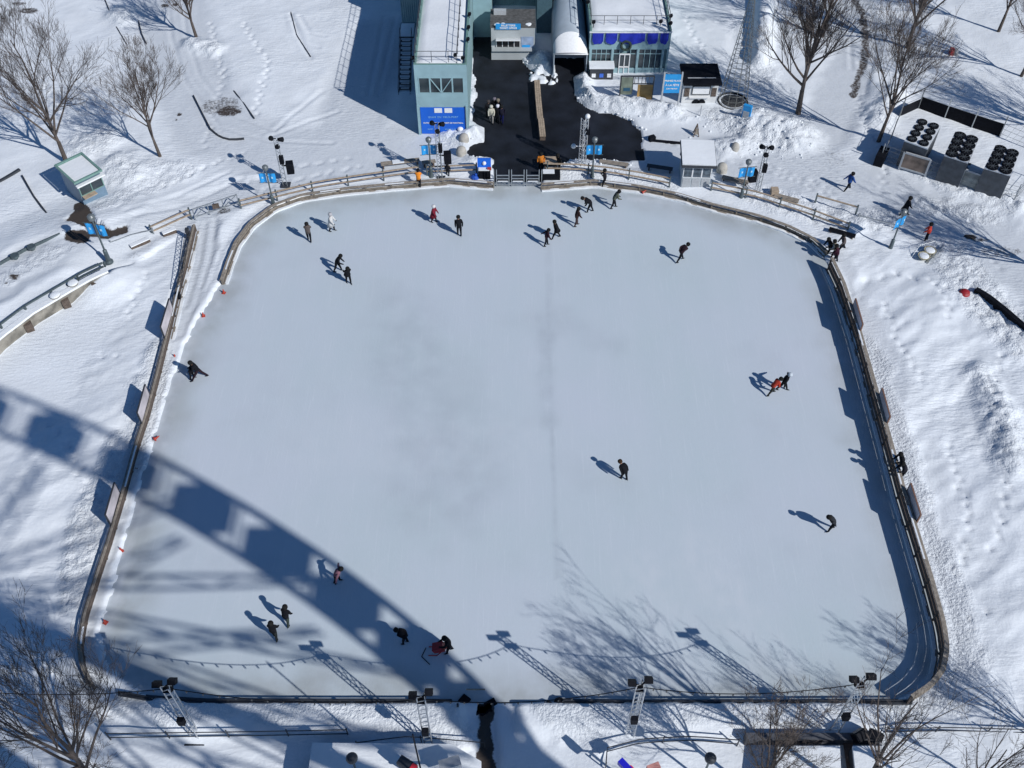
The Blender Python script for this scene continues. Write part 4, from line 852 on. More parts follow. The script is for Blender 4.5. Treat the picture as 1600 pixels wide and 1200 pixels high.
for px_ in ((86, 462), (114, 443)):
    p = G(*px_, DECKZ+.25); c = MB(); c.lathe((p.x, p.y, 0), [(.22, -.1), (.22, DECKZ+.15), (.34, DECKZ+.2), (.34, DECKZ+.3)], 14); pw(c, 'pier', WALLM)
    c = MB(); c.sphere((p.x, p.y, DECKZ+.32), .36, 1, 1, .3, 14, 6); pw(c, 'pier_snow', SNOW)
for px_ in ((45, 510), (103, 473), (150, 446)):
    p = G(*px_, .35); c = MB(); c.box((p.x, p.y, .35), (.5, .45, .7), .5); pw(c, 'niche', WOODD)
# far edge of the promenade: low dark kerb pieces
t = thing('kerb', G(0, 290), 'thin dark kerb line emerging from snow at the left frame edge', 'kerb', 'snowed-in kerbs')
o = ribbon(resample(PX([(-20, 300), (14, 282), (33, 270)]), .8), .22, 0, .42).build('kerb_stone', DSTEEL); o.parent = t; o.location -= t.location
t = thing('kerb', G(60, 330), 'long dark kerb edge slanting down through snow to the left lamp', 'kerb', 'snowed-in kerbs')
o = ribbon(resample(PX([(37, 280), (55, 312), (80, 345), (95, 362)]), .8), .12, 0, .42).build('kerb_stone', DSTEEL); o.parent = t; o.location -= t.location
for k, (pl, lab) in enumerate([([(303, 152), (316, 178), (330, 205), (345, 217), (362, 221), (382, 219)], 'thin curved dark kerb showing below the bare brown patch'), ([(366, 145), (382, 165), (398, 188)], 'short straight dark kerb right of the bare brown patch'),
                               ([(164, 0), (180, 40), (200, 75)], 'dark kerb line at the top edge beside the mound, upper left'), ([(455, 22), (464, 58), (486, 92)], 'dark thin kerb line left of the tall shadow by the narrow building'), ([(216, 30), (222, 55), (229, 70)], 'short dark kerb line right of the upper left mound')]):
    t = thing('kerb', G(*pl[0]), lab, 'kerb', 'snowed-in kerbs'); g_ = resample(PX(pl), .6); o = ribbon(g_, .09, 0, .24).build('kerb_stone', DSTEEL); o.parent = t; o.location -= t.location
t = thing('rail_low', G(40, 385), 'low dark railing with two round caps along the far side of the promenade', 'railing')
o = ribbon(resample([G(a, b, .9) .xy.to_3d() for a, b in ((-10, 420), (40, 392), (95, 368))], .8), .1, .85, 1.15).build('rail', LAMPG); o.parent = t; o.location -= t.location
for px_ in ((23, 400), (49, 386)):
    p = G(*px_, 1.2); o = MB().lathe((p.x, p.y, .8), [(.15, 0), (.15, .3), (.3, .34), (.3, .5)], 12).build('cap', LAMPG); o.parent = t; o.location -= t.location
t = thing('retaining_wall', G(1535, 480), 'black edge of a retaining wall curving out of the snow at the right', 'wall')
o = ribbon(resample(PX([(1521, 459), (1540, 470), (1570, 494), (1605, 525), (1640, 560)]), .6), .35, 0, .55).build('wall_face', BLACK); o.parent = t; o.location -= t.location
for nm, lab, pts in (('snow_edge', 'dark timber edge poking from snow above the big snow hollow', [(207, 394), (236, 381)]), ('snow_edge', 'short dark timber edge poking from snow beside the left two-rail fence', [(257, 374), (277, 366)])):
    t = thing('timber_beam', G(*pts[0]), lab, 'beam'); o = ribbon(resample(PX(pts), .5), .3, 0, .55).build('beam', WOODD); o.parent = t; o.location -= t.location
    o = ribbon(resample(PX(pts), .5), .32, .55, .63).build('snow_cap', SNOW); o.parent = t; o.location -= t.location

# ------------------------------------------------------------------ street lamps with azure banners
def make_lamp():
    t = thing('street_lamp', (0, 0, 0), 'x', 'street lamp', 'street lamps with blue banners'); h = 3.75
    MB().lathe((0, 0, 0), [(.26, 0), (.26, .12), (.15, .2), (.13, 1.0), (.08, 1.06)], 12).build('base', LAMPG, t)
    MB().tube((0, 0, 1.0), (0, 0, h-.35), .06, .05, 8).build('pole', LAMPG, t)
    MB().lathe((0, 0, h-.4), [(.08, 0), (.19, .1), (.23, .24), (.23, .36), (.14, .46), (.04, .5)], 14).build('lamp_head', mat('lamp head', (.13, .15, .16), .35, var=.3, scale=4), t)
    for z in (h-.62, h-1.52): MB().bar((-.72, 0, z), (.72, 0, z), .035).build('banner_arm', LAMPG, t)
    for s_ in (-1, 1):
        n = 6; vs = []; 
        for side in (.006, -.006):
            for i in range(n+1):
                for z in (h-.65, h-1.49): vs.append((s_*(.08+.52*i/n), .05*sin(i*1.1+s_)+side, z))
        k = 2*(n+1); fs = [(2*i, 2*i+2, 2*i+3, 2*i+1) for i in range(n)]+[(k+2*i, k+2*i+1, k+2*i+3, k+2*i+2) for i in range(n)]
        MB().add(vs, fs).build('banner', AZURE, t)
        MB().box((s_*.36, -.05, h-1.02), (.12, .01, .16)).build('banner_mark', mat('banner print', (.45, .70, .85), .5), t)
    return t
lamp0 = make_lamp()
LAMPS = [((428, 322), 'street lamp with blue banners on the far left curve of the rink', 0, 1), ((674, 278), 'street lamp with blue banners nearest the big blue front banner', 5, 1), ((925, 278), 'street lamp with blue banners in front of the black plaza', 0, 1),
         ((1157, 313), 'street lamp with blue banners right of the small white booth', 8, 1), ((1390, 391), 'street lamp with blue banner alone in snow at the right', 35, 1.0), ((171, 410), 'street lamp with blue banners at the end of the curved promenade wall', -12, 1.15)]
for i, (p, lab, r, sc) in enumerate(LAMPS):
    o = lamp0 if i == 0 else copy_tree(lamp0); o.location = G(*p, .5 if p[0] < 200 else 0); o['label'] = lab; o.rotation_euler.z = radians(r); o.scale = (sc, sc, sc)

# ------------------------------------------------------------------ light truss masts
def spot(mb, c, d, r=.24, L=.4):
    c = Vector(c); d = Vector(d).normalized(); mb.tube(c-d*L/2, c+d*L/2, r*.7, r, 10)
def make_mast(h, kind):
    t = thing('light_mast', (0, 0, 0), 'x', 'light mast', 'truss masts carrying lights and loudspeakers')
    lattice((0, 0, 0), (0, 0, h), .2, int(h/.45), .028).build('truss', STEEL, t)
    MB().box((0, 0, .08), (.7, .7, .16)).build('base_plate', DSTEEL, t)
    for k, (c, d) in enumerate([((-.35, 0, h+.05), (-.4, .9, -.4)), ((.30, .1, h-.1), (.7, .6, -.4)), ((.0, -.2, h-.55), (0, .9, -.5))][:3 if kind else 2]):
        m = MB(); spot(m, c, d, .2, .36); m.bar((0, 0, c[2]), c, .06); m.build('spotlight', BLACK, t)
    if kind == 1:
        m = MB(); m.box((.62, -.05, h*.42), (.55, .5, .95), .15); m.bar((0, 0, h*.45), (.5, 0, h*.45), .08); m.build('loudspeaker', BLACK, t)
        m = MB(); m.box((.12, -.15, h*.6), (.3, .3, .7)); m.build('junction_box', BLACK, t)
    else:
        m = MB(); m.box((0, -.22, h*.42), (.35, .25, .5)); m.build('junction_box', DSTEEL, t)
    return t
MAST = [((447, 291), 4.4, 1, 'truss light mast with a hanging loudspeaker beside the far left lamp', 1), ((689, 281), 5.2, 1, 'truss light mast with black loudspeaker before the big blue banner', 1), ((1182, 304), 4.4, 1, 'truss light mast with loudspeaker on its left, behind the right rail fence', -1),
        ((909, 262), 4.6, 2, 'bright bare truss mast with white globes at the edge of the black plaza', 1)]
for p, h, k, lab, mir in MAST:
    if k == 2:
        t = thing('light_mast', G(*p), lab, 'light mast', 'truss masts carrying lights and loudspeakers')
        lattice((0, 0, 0), (0, 0, h), .28, 10, .04, False).build('truss', mat('bright aluminium', (.62, .64, .66), .3, .6), t)
        for c in ((.2, 0, h+.2), (-.75, 0, h*.45)): m = MB(); m.sphere(c, .2, n=12, m=8); m.bar((0, 0, c[2]), c, .05); m.build('globe', WHITE, t)
        m = MB(); m.box((.3, 0, h*.75), (.3, .3, .5)); m.build('junction_box', BLACK, t)
    else:
        t = make_mast(h, 1); t.location = G(*p); t['label'] = lab
        if mir < 0:
            for ch in t.children:
                if ch.name.split('.')[0] in ('loudspeaker',): ch.scale.x = 1; ch.location.x = -1.24
NEARM = [((308, 1152), 'near truss light mast at the lower left corner of the ice'), ((672, 1168), 'near truss light mast left of the dark gap, tall pole beside it'),
         ((984, 1150), 'near truss light mast in the lower middle, right of the gap'), ((1300, 1145), 'near truss light mast at the lower right, twin black lamp boxes')]
mast_top = []
for p, lab in NEARM:
    h = 6.1; t = thing('light_mast', G(*p), lab, 'light mast', 'near truss masts joined by a string of bulbs')
    lattice((0, 0, 0), (0, 0, h), .24, 13, .035).build('truss', mat('bright aluminium', (.62, .64, .66), .3, .6), t); MB().box((0, 0, .1), (1.0, 1.0, .2)).build('base_plate', DSTEEL, t)
    for c, d in (((-.42, .1, h-.05), (-.3, .8, -.8)), ((.32, .15, h+.15), (.3, .8, -.6)), ((-.05, .1, h-.6), (0, 1, -.5))):
        m = MB(); d = Vector(d).normalized(); m.box(c, (.36, .40, .26), 0, ('X', -.9)); m.bar((0, 0, c[2]-.2), c, .07); m.build('floodlight', BLACK, t)
    MB().box((-.05, -.3, h*.45), (.32, .25, .5)).build('junction_box', BLACK, t)
    mast_top.append(t.location+Vector((0, .1, h-.5)))
BULB = mat('bulb', (.06, .06, .06), .4)
ends = [mast_top[0]+Vector((-13, .5, -.6))]+mast_top+[]
labs = ['string of bulbs from the lower left mast out of the picture', 'string of bulbs between the two lower left masts', 'string of bulbs between the two middle near masts', 'string of bulbs between the two lower right masts']
for k, (a, b) in enumerate(zip(ends[:-1], ends[1:])):
    t = thing('string_lights', a, labs[k], 'string lights', 'strings of bulbs between the near masts'); n = 16; pts = []
    for i in range(n+1):
        u = i/n; p = a.lerp(b, u)-Vector((0, 0, .95*4*u*(1-u)))-a; pts.append(p)
    MB().path(pts, .022, 5).build('cable', BLACK, t)
    pb0 = None
    for p in pts[1:-1]:
        if pb0 is None: pb0 = MB().lathe((0, 0, -.22), [(.02, 0), (.04, .05), (.035, .12), (.015, .22)], 6).build('bulb', BULB, t); pb0.location = p
        else: c = pb0.copy(); COL.objects.link(c); c.location = p

# ------------------------------------------------------------------ bare trees
def tree_mesh(seed, h, spread=.5, trunk_h=.18, dens=1.0, tr=.16):
    rnd = random.Random(seed); trunk = MB(); crown = MB()
    def seg(mb, p, q_, r0, r1, n): mb.tube(p, q_, r0, r1, n, False)
    def grow(p, d, L, r, lvl):
        n = 5 if lvl < 2 else (4 if lvl < 3 else 3); cur = p.copy(); dd = d.copy(); pts = [(cur.copy(), r)]
        for i in range(n):
            dd = (dd+Vector((rnd.gauss(0, .07), rnd.gauss(0, .07), .05+rnd.gauss(0, .04)))).normalized(); nx = cur+dd*L/n
            ra = r*(1-.75*i/n); rb = r*(1-.75*(i+1)/n)
            seg(crown, cur, nx, max(ra, .0065), max(rb, .0065), 5 if lvl < 2 else 3); cur = nx; pts.append((cur.copy(), rb, dd.copy()))
        if lvl >= 4: return
        kids = {0: 9, 1: 8, 2: 6, 3: 5}[lvl]; kids = max(2, int(kids*dens+rnd.random()))
        for k in range(kids):
            t_ = rnd.uniform(.22, 1.0) if lvl else rnd.uniform(.15, .95); i = min(n-1, int(t_*n)); a = pts[i][0].lerp(pts[i+1][0], t_*n-i); ax_ = pts[i+1][2]
            o_ = ax_.orthogonal().normalized(); o_.rotate(Matrix.Rotation(rnd.uniform(0, 2*pi), 3, ax_)); ang = rnd.uniform(.35, .75)*(1 if lvl else .9)
            nd = (ax_*cos(ang)+o_*sin(ang)+Vector((0, 0, .22))).normalized()
            grow(a, nd, L*rnd.uniform(.42, .68)*(1-.25*t_), max(.007, pts[i][1]*.5), lvl+1)
    th = h*trunk_h; p = Vector((0, 0, -.3)); top = Vector((rnd.gauss(0, .1), rnd.gauss(0, .1), th))
    trunk.tube(p, top, tr*1.25, tr*.9, 9)
    lead = Vector((rnd.gauss(0, .05), rnd.gauss(0, .05), 1)).normalized(); grow(top, lead, h-th, tr*.85, 0)
    nb = 8
    for k in range(nb):
        a = 2*pi*k/nb+rnd.uniform(-.3, .3); e = rnd.uniform(.28, .28+spread); d = Vector((cos(a)*sin(e), sin(a)*sin(e), cos(e)))
        grow(top+Vector((0, 0, rnd.uniform(-.15, h*.22))), d, (h-th)*rnd.uniform(.55, .82), tr*rnd.uniform(.42, .6), 1)
    return trunk, crown
TREES = []
def tree(seed, h, **k):
    tr, cr = tree_mesh(seed, h, **k); t = thing('bare_tree', (0, 0, 0), 'x', 'tree', 'bare winter trees'); tr.build('trunk', BARK, t); cr.build('crown', TWIG, t); return t
protoA = tree(3, 10.5); protoB = tree(11, 10.0, spread=.62); protoC = tree(29, 8.0, spread=.35, tr=.12, dens=.9); protoD = tree(57, 11.0, spread=.34, trunk_h=.34, tr=.12, dens=.55)
spots = [(protoA, (106, 259), 1.0, 20, 'big bare tree leaning over the green framed booth at the left'), (protoC, (252, 249), 1.0, 0, 'slender bare tree left of centre on the upper left snow'),
         (protoB, (308, 62), .8, 60, 'bare tree cut by the top edge, upper left, with a snow heap at its foot'), (protoB, (1247, 180), 1.25, 0, 'large bare tree standing right of the info pillar and wire cone'),
         (protoA, (1417, 78), 1.1, 130, 'bare tree in the upper right with its top out of the picture'), (protoC, (1371, 225), 1.25, 90, 'bare tree beside the fenced cooling units'),
         (protoC, (1558, 54), 1.1, 200, 'bare tree near the upper right corner'), (protoA, (1594, 122), .8, 250, 'bare tree at the right edge above the cooling units'),
         (protoA, (1283, 60), 1.0, 300, 'bare tree behind the large one, left of the bare gravel path'), (protoB, (1398, 0), .9, 30, 'bare tree whose foot is at the top edge, upper right'),
         (protoA, (1275, -10), .9, 80, 'bare tree whose trunk starts above the top edge, right of the pavilion'),
         (protoB, (1672, 440), .95, 10, 'bare tree just outside the right edge casting twig shadows on the lane'),
         (protoA, (152, 1222), .92, 200, 'bare bushy tree in the lower left corner seen from above'), (protoC, (1182, 1240), .85, 40, 'bare tree rising from the lower edge, right of middle'),
         (protoD, (16.2, 16.0, 0), 1.0, 100, 'tall bare tree below the lower edge whose shadow fans over the near ice'),
         (protoB, (1720, 240), 1.15, 200, 'bare tree beyond the right edge whose shadow crosses above the cooling yard'),
         (protoD, (20.6, 15.6, 0), .8, 215, 'slim bare tree below the lower edge, between the two other near shadow trees'),
         (protoD, (23.8, 16.0, 0), .62, 330, 'bare tree below the lower edge shading the near right corner'),
         (protoC, (28.5, 17.5, 0), .85, 260, 'bare tree beyond the lower right corner'),
         (protoC, (20, 1290), .9, 100, 'bare tree beyond the lower left corner')]
used = set()
for pr_, p, sc, rz, lab in spots:
    o = pr_ if pr_.name not in used else copy_tree(pr_); used.add(pr_.name)
    g = G(*p) if len(p) == 2 else Vector(p); o.location = (g.x, g.y, max(0, gz(g.x, g.y)-.05) if g.y < 100 else 0); o.scale = (sc, sc, sc*random.uniform(.95, 1.05)); o.rotation_euler.z = radians(rz); o['label'] = lab

# ------------------------------------------------------------------ benches, drums, cones and other small furniture
def bench(pa, pb_, lab, w=.45, h=.48, m=WOOD, snow=0, z=0, group='timber benches around the rink'):
    a, b = G(*pa), G(*pb_); v = b-a; L = v.length; t = thing('bench', a, lab, 'bench', group, rz=atan2(v.y, v.x)); t.location.z = z
    for k in range(3): MB().box((L/2, -w/2+w*(k+.5)/3, h), (L, w/3-.02, .06)).build('seat_plank', m, t)
    for x in (.18, L-.18): MB().box((x, 0, h/2-.03), (.1, w-.05, h-.07)).build('leg', WOODD, t)
    if snow: s_ = MB(); s_.box((L*snow, 0, h+.06), (L*.3, w*.9, .06)); s_.build('snow_patch', SNOW, t)
    return t
bench((596, 264), (656, 257), 'long brown bench with a patch of snow, left of the lamp by the blue banner', .5, snow=.45)
bench((660, 262), (681, 259), 'short brown bench right beside the lamp by the blue banner')
bench((936, 259), (981, 265), 'brown bench half in snow along the lower edge of the black plaza')
bench((1010, 266), (1050, 272), 'dark bench in the shade of the small white booth', m=DSTEEL)
bench((1127, 284), (1168, 293), 'brown bench under the lamp right of the small white booth', .5)
bench((1208, 312), (1246, 322), 'brown bench right of the speaker mast behind the rail fence', .5)
bench((1293, 365), (1334, 377), 'black bench at the far right corner of the ice', .45, m=BLACK)
bench((848, 262), (872, 262), 'wide pale table bench just right of the metal gate', 1.0, .7, m=PLANK)
t = thing('stump', G(1208, 308), 'square pale wooden stump at the end of the bench right of the speaker mast', 'stump'); MB().box((0, 0, .4), (.55, .55, .8)).build('block', PLANK, t)
# three segment plaza bench
for k, (pa, pb_, lab) in enumerate([((839, 133), (841, 162), 'farthest section of the long timber bench on the black plaza'), ((841, 162), (844, 193), 'middle section of the long timber bench on the black plaza'), ((845, 193), (848, 221), 'nearest section of the long timber bench on the black plaza, brown end')]):
    bench(pa, pb_, lab, .5, .5, m=PLANK, group='long bench sections on the plaza')
for p, lab, r in (((725, 224), 'round pale concrete drum nearest the blue banner', .42), ((721, 244), 'round pale concrete drum below its twin, left of the black plaza', .42), ((1127, 270), 'round concrete drum right of the small white booth', .42), ((1147, 238), 'tan concrete drum half buried in chunky snow', .35)):
    t = thing('concrete_drum', G(*p), lab, 'bollard', 'pale concrete drums'); MB().lathe((0, 0, -.1), [(r*.8, 0), (r, .15), (r*1.02, .55), (r*.85, .85), (r*.5, .98), (r*.15, 1.02)], 18).build('drum', CONC, t, True)
t = thing('waste_box', G(855, 281), 'black open box with snow on top between gate and table bench', 'box'); MB().box((.25, .1, .35), (1.5, .7, .7)).build('box', BLACK, t); MB().box((.1, .1, .73), (.9, .5, .06)).build('snow_cap', SNOW, t)
CONES = [((350, 458), 'small orange cone at the end of the far left timber fence'), ((318, 494), 'small orange cone on the ice below the lane opening'), ((274, 559), 'small orange cone near the dark crouching couple at the left fence'),
         ((242, 688), 'small orange cone just above the wheel shadow at the left'), ((190, 861), 'small orange cone near the left fence below the wheel shadow'), ((165, 973), 'small orange cone in the lower left corner of the ice'), ((1003, 303), 'small orange cone at the far edge of the ice, right of the gate')]
c0 = None
for p, lab in CONES:
    if c0 is None:
        c0 = thing('traffic_cone', (0, 0, 0), lab, 'traffic cone', 'orange cones along the ice edge'); MB().box((0, 0, .03), (.3, .3, .05)).build('foot', RED, c0); MB().lathe((0, 0, .055), [(.12, 0), (.03, .4), (.02, .42)], 12).build('cone', RED, c0); o = c0
    else: o = copy_tree(c0)
    o.location = G(*p); o['label'] = lab; o.rotation_euler.z = random.random()*3; o.scale = (.8, .8, .8); o.rotation_euler.x = random.choice([0, 0, 1.2]); o.location.z = .0 if o.rotation_euler.x == 0 else .12
t = thing('red_marker', G(1505, 462), 'dark red dome marker in the snow near the black retaining wall', 'marker'); MB().sphere((0, 0, .2), .42, 1, .8, .75, 14, 8).build('dome', mat('dark red', (.32, .015, .02), .5, var=.2), t)
t = thing('red_marker', G(1487, 87), 'red and white block on the snow among the upper right trees', 'marker'); MB().box((-.12, 0, .35), (.3, .5, .7)).build('red_half', mat('dark red', (.32, .015, .02)), t); MB().box((.2, 0, .35), (.33, .5, .6)).build('pale_half', GREY, t)
# double chair frame by the right lamp
t = thing('glider_swing', G(1447, 402), 'pair of pale round seats on a thin steel frame, at the right of the lane', 'swing')
for c in ((-.5, -.45, .55), (.3, .35, .55)): MB().lathe(c, [(.1, -.3), (.45, -.12), (.6, .1), (.56, .12), (.3, -.05), (.05, -.1)], 16).build('seat', mat('cane', (.36, .32, .20), .7, var=.3), t); MB().sphere((c[0], c[1], c[2]+.06), .5, 1, 1, .25, 12, 6).build('snow_pad', SNOW, t)
m = MB(); m.path([(-1.7, -.4, .1), (-.7, .7, .9), (.9, 1.3, .9), (1.3, .2, .5), (-.3, -1.2, .1), (-1.7, -.4, .1)], .022, 6); t.scale = (.75, .75, .75); m.bar((-.3, -1.1, .3), (1.9, 1.3, .4), .18, .1); m.build('frame', STEEL, t)
for k, (p, lab) in enumerate([((1083, 187), 'thin grey sign post in front of the food trailer'), ((1024, 184), 'thin post leaning in snow right of the map frame')][:1]):
    t = thing('thin_post', G(1093, 186), lab, 'post'); MB().tube((0, 0, 0), (0, 0, 1.3), .04, n=8).build('pole', GREY, t)
t = thing('black_debris', G(1040, 225), 'low black cable cover lying on the trodden snow below the trailer', 'cable cover'); m = MB(); m.bar((-1.2, .3, .12), (1.4, -.1, .12), .18, .2); m.box((-1.1, .4, .25), (.5, .4, .45), .4); m.build('strip', BLACK, t)
t = thing('drain_grate', G(1080, 243), 'dark oval plate on the snow behind the small white booth', 'plate'); MB().sphere((0, 0, .1), .9, 1, .35, .2, 14, 6).build('plate', DSTEEL, t)

# ------------------------------------------------------------------ cooling units in their fenced yard
def unit(tops, lab, cover, fr=.45):
    T = [G(a, b, 2.6) for a, b in tops]; c = sum(T, Vector())/4; t = thing('cooling_unit', (c.x, c.y, 0), lab, 'cooling unit', 'cooling units in the fenced yard')
    P = [(p.x-c.x, p.y-c.y) for p in T]; MB().prism(P, .35, 2.6).build('casing', mat('unit casing', (.06, .07, .085), .6, var=.3, scale=2), t)
    MB().prism([(x*1.0, y*1.0) for x, y in P], 2.603, 2.7).build('snow_cap', mat('thin snow film', (.62, .66, .70), .7, var=.12, scale=2) if cover else mat('unit top', (.5, .53, .57), .6, var=.2), t)
    MB().prism([(x*.9, y*.9) for x, y in P], 0, .345).build('base', GREY, t)
    Q = [Vector((x, y, 0)) for x, y in P]; pf = None
    for i in range(2):
        for j in range(4):
            u, v = (i+.5)/2, (j+.5)/4; p = Q[0].lerp(Q[1], u).lerp(Q[3].lerp(Q[2], u), v)
            if pf is None:
                pf = MB().lathe((0, 0, 2.7), [(fr, 0), (fr, .12), (fr-.08, .12), (fr-.1, .03)], 20).build('fan_guard', BLACK, t); hb_ = MB(); hb_.lathe((0, 0, 2.72), [(.11, 0), (.11, .07)], 10)
                for q_ in range(8): hb_.bar((0, 0, 2.8), ((fr-.06)*cos(q_*pi/4), (fr-.06)*sin(q_*pi/4), 2.8), .03)
                hb_.build('fan_hub', mat('fan grey', (.07, .08, .09), .6), pf); pf.location = p
            else: o = copy_tree(pf, t); o.location = p
    return t
unit([(1434, 186), (1470, 198), (1449, 234), (1413, 221)], 'left cooling unit with eight black fans standing out on white snow', True, .37)
unit([(1492, 207), (1529, 218), (1512, 256), (1475, 244)], 'middle cooling unit with eight dark fans', False)
unit([(1555, 228), (1592, 240), (1579, 276), (1537, 264)], 'right cooling unit with eight dark fans nearest the right edge', False)
MESHF = mat('fence wire', (.22, .24, .25), .5, .4)
def wire_fence(px, lab, h=1.9, screen=0, gap=.45):
    pts = PX(px); t = thing('wire_fence', pts[0], lab, 'fence', 'wire fences of the cooling yard'); P = resample(pts, 2.6); m = MB()
    for a, b in zip(P[:-1], P[1:]):
        m = MB()
        for k in range(int(h/gap)+1):
            if screen and .08+k*gap < screen: continue
            m.bar(a+Vector((0, 0, min(h, .08+k*gap))), b+Vector((0, 0, min(h, .08+k*gap))), .018)
        n = 5
        for k in range(n if not screen else 0): m.bar(a.lerp(b, k/n)+Vector((0, 0, .1)), a.lerp(b, (k+1)/n)+Vector((0, 0, h)), .012)
        o = m.build('wire_panel', MESHF); o.parent = t; o.location -= t.location
        if screen: o = ribbon([a, b], .03, .2, screen, .04).build('wind_screen', BLACK if screen > .9 else DSTEEL); o.parent = t; o.location -= t.location
    for p in P: o = MB().tube(p, p+Vector((0, 0, h+.15)), .045, n=7).build('post', STEEL); o.parent = t; o.location -= t.location
    return t
wire_fence([(1433, 174), (1484, 192), (1560, 217)], 'back fence of the cooling yard with a black wind screen', 2.0, 1.4)
wire_fence([(1404, 187), (1433, 174)], 'short left back fence of the cooling yard, black screened', 2.0, 1.2)
wire_fence([(1560, 217), (1605, 236)], 'bare wire end of the back fence at the right', 2.0)
wire_fence([(1378, 253), (1404, 187)], 'left side fence of the cooling yard beside a tree', 1.9)
wire_fence([(1373, 256), (1442, 281), (1534, 310), (1580, 322)], 'front wire fence of the cooling yard, carrying two picture boards', 1.8)
wire_fence([(1580, 322), (1612, 285)], 'right side wire fence of the cooling yard', 1.9)
t = thing('black_crate', G(1374, 256), 'black crate standing at the left front corner of the cooling yard', 'crate'); MB().box((0, .1, .55), (.7, 1.5, 1.1), -.5).build('crate', BLACK, t)
for pa, pb_, lab, c in (((1402, 267), (1442, 279), 'grey framed picture board with brown print before the left cooling unit', (.20, .15, .12)), ((1494, 294), (1534, 308), 'grey framed picture board with pale landscape print, right of the first', (.26, .28, .27))):
    a, b = G(*pa), G(*pb_); v = b-a; L = v.length; t = thing('picture_board', a+Vector((0, -.15, 0)), lab, 'display board', 'picture boards on the yard fence', rz=atan2(v.y, v.x))
    f = MB(); [f.box((x, 0, .95), (.14, .14, 1.9)) for x in (0, L)]; [f.box((L/2, 0, z), (L-.14, .12, .14)) for z in (.5, 1.9)]; f.build('frame', GREY, t)
    MB().box((L/2, .0, 1.2), (L-.15, .05, 1.25)).build('print', mat('landscape print', c, .5, var=.6, scale=1.2) if c[0] < .25 else mat('pale landscape print', c, .5, var=.5, scale=1.0), t)
t = thing('pipe_skid', G(1483, 278), 'grey pipework skid between the two picture boards', 'pipework'); m = MB(); [m.box((x, y, .5), (.5, .45, 1.0)) for x in (0, .9) for y in (0, .8)]; m.bar((-.3, .4, 1.1), (1.4, .3, 1.1), .14); m.build('tank', mat('pipe grey', (.2, .24, .26), .5, var=.3), t)

# ------------------------------------------------------------------ near edge: terraces, railings, projectors
def terrace(pts, z, lab):
    g = [G(a, b, z) for a, b in pts]; t = thing('terrace_roof', (g[0].x, g[0].y, 0), lab, 'roof', 'snowy flat roofs along the near edge')
    P = [(p.x-g[0].x, p.y-g[0].y) for p in g]; MB().prism(P, 0, z-.12).build('wall', mat('wall dark', (.08, .085, .10), .8, var=.2), t)
    MB().prism(P, z-.117, z+.05).build('snow_cover', SNOW, t); return t
terrace([(488, 1161), (705, 1163), (752, 1190), (752, 1290), (470, 1290)], 1.6, 'snowy flat roof at the lower edge left of the dark gap')
terrace([(1215, 1166), (1312, 1166), (1318, 1290), (1205, 1290)], 1.3, 'snowy flat roof at the lower edge left of the brown plank way')
terrace([(1332, 1166), (1410, 1166), (1440, 1290), (1345, 1290)], 1.3, 'snowy flat roof at the lower edge right of the brown plank way')
g = G(1313, 1164, .4); t = thing('plank_way', (g.x, g.y, 0), 'narrow brown plank way running out of the lower edge', 'walkway'); MB().box((.25, -2.0, .45), (.45, 4.2, .1), -.06).build('deck', mat('brown plank', (.13, .09, .075), .8, var=.3), t)
g0 = G(1160, 1158); t = thing('low_wall', g0, 'dark low wall crossing the lower right, topped by two black lamp cases', 'wall'); g1 = G(1368, 1160); L = g1.x-g0.x
MB().box((L/2, -.1, .45), (L, .35, .9)).build('wall_face', mat('wall dark', (.08, .085, .10)), t)
for p, lab, r in (((1342, 1152), 'left of two tilted black lamp cases on the low wall', .5), ((1366, 1152), 'right of two tilted black lamp cases on the low wall', -.5)):
    t = thing('lamp_case', G(*p, 1.0), lab, 'lamp case', 'black lamp cases on the low wall', rz=r); MB().box((0, 0, .25), (.7, .42, .5), 0, ('X', .5)).build('case', BLACK, t); MB().box((0, .22, .3), (.55, .05, .35), 0, ('X', .5)).build('glass', DSTEEL, t)
# dark plank frame with black mats at the gap
a = G(716, 1110); t = thing('gap_gate', a, 'black mats and low frame where the dark path meets the near edge of the ice', 'gate')
m = MB(); w = G(770, 1110).x-a.x; [m.box((x, 0, .35), (.1, .1, .9)) for x in (0, w)]; m.build('post', DSTEEL, t)
for k in range(9): 
    MB().box((w*random.random(), random.uniform(-.1, .7), .08), (random.uniform(.3, .6), random.uniform(.25, .5), .12), random.random()).build('mat', BLACK, t)
MB().box((w/2, .9, .5), (w*.55, .06, .06)).build('rail', PLANK, t)
t = thing('black_sacks', G(868, 1112), 'heap of black sacks on the snow right of the gap', 'sacks'); [MB().sphere((x, y, .2), .3, 1, 1, .7, 8, 6).build('sack', BLACK, t) for x, y in ((0, 0), (.45, .1), (-.35, .2), (.2, .4))]
t = thing('black_sack', G(853, 1121), 'single black sack lying left of the sack heap', 'sack'); MB().sphere((0, 0, .2), .24, 1, 1.2, .7, 8, 6).build('sack', BLACK, t)
rail_fence([(175, 1158), (400, 1155), (545, 1152)], 'thin dark wire railing along the lower left edge', hs=(1.0, .5), w=.03, m=DSTEEL, pm=DSTEEL, r=.025, group='thin railings near the lower edge')
rail_fence([(560, 1172), (640, 1162), (758, 1172)], 'thin dark railing over the flat roof left of the gap', hs=(1.0,), w=.03, m=DSTEEL, pm=DSTEEL, r=.025, group='thin railings near the lower edge')
rail_fence([(945, 1205), (946, 1180), (1000, 1166), (1080, 1162), (1150, 1168)], 'curved dark railing in the lower middle, right of the gap', hs=(1.0, .5), w=.035, m=DSTEEL, pm=DSTEEL, r=.025, group='thin railings near the lower edge')
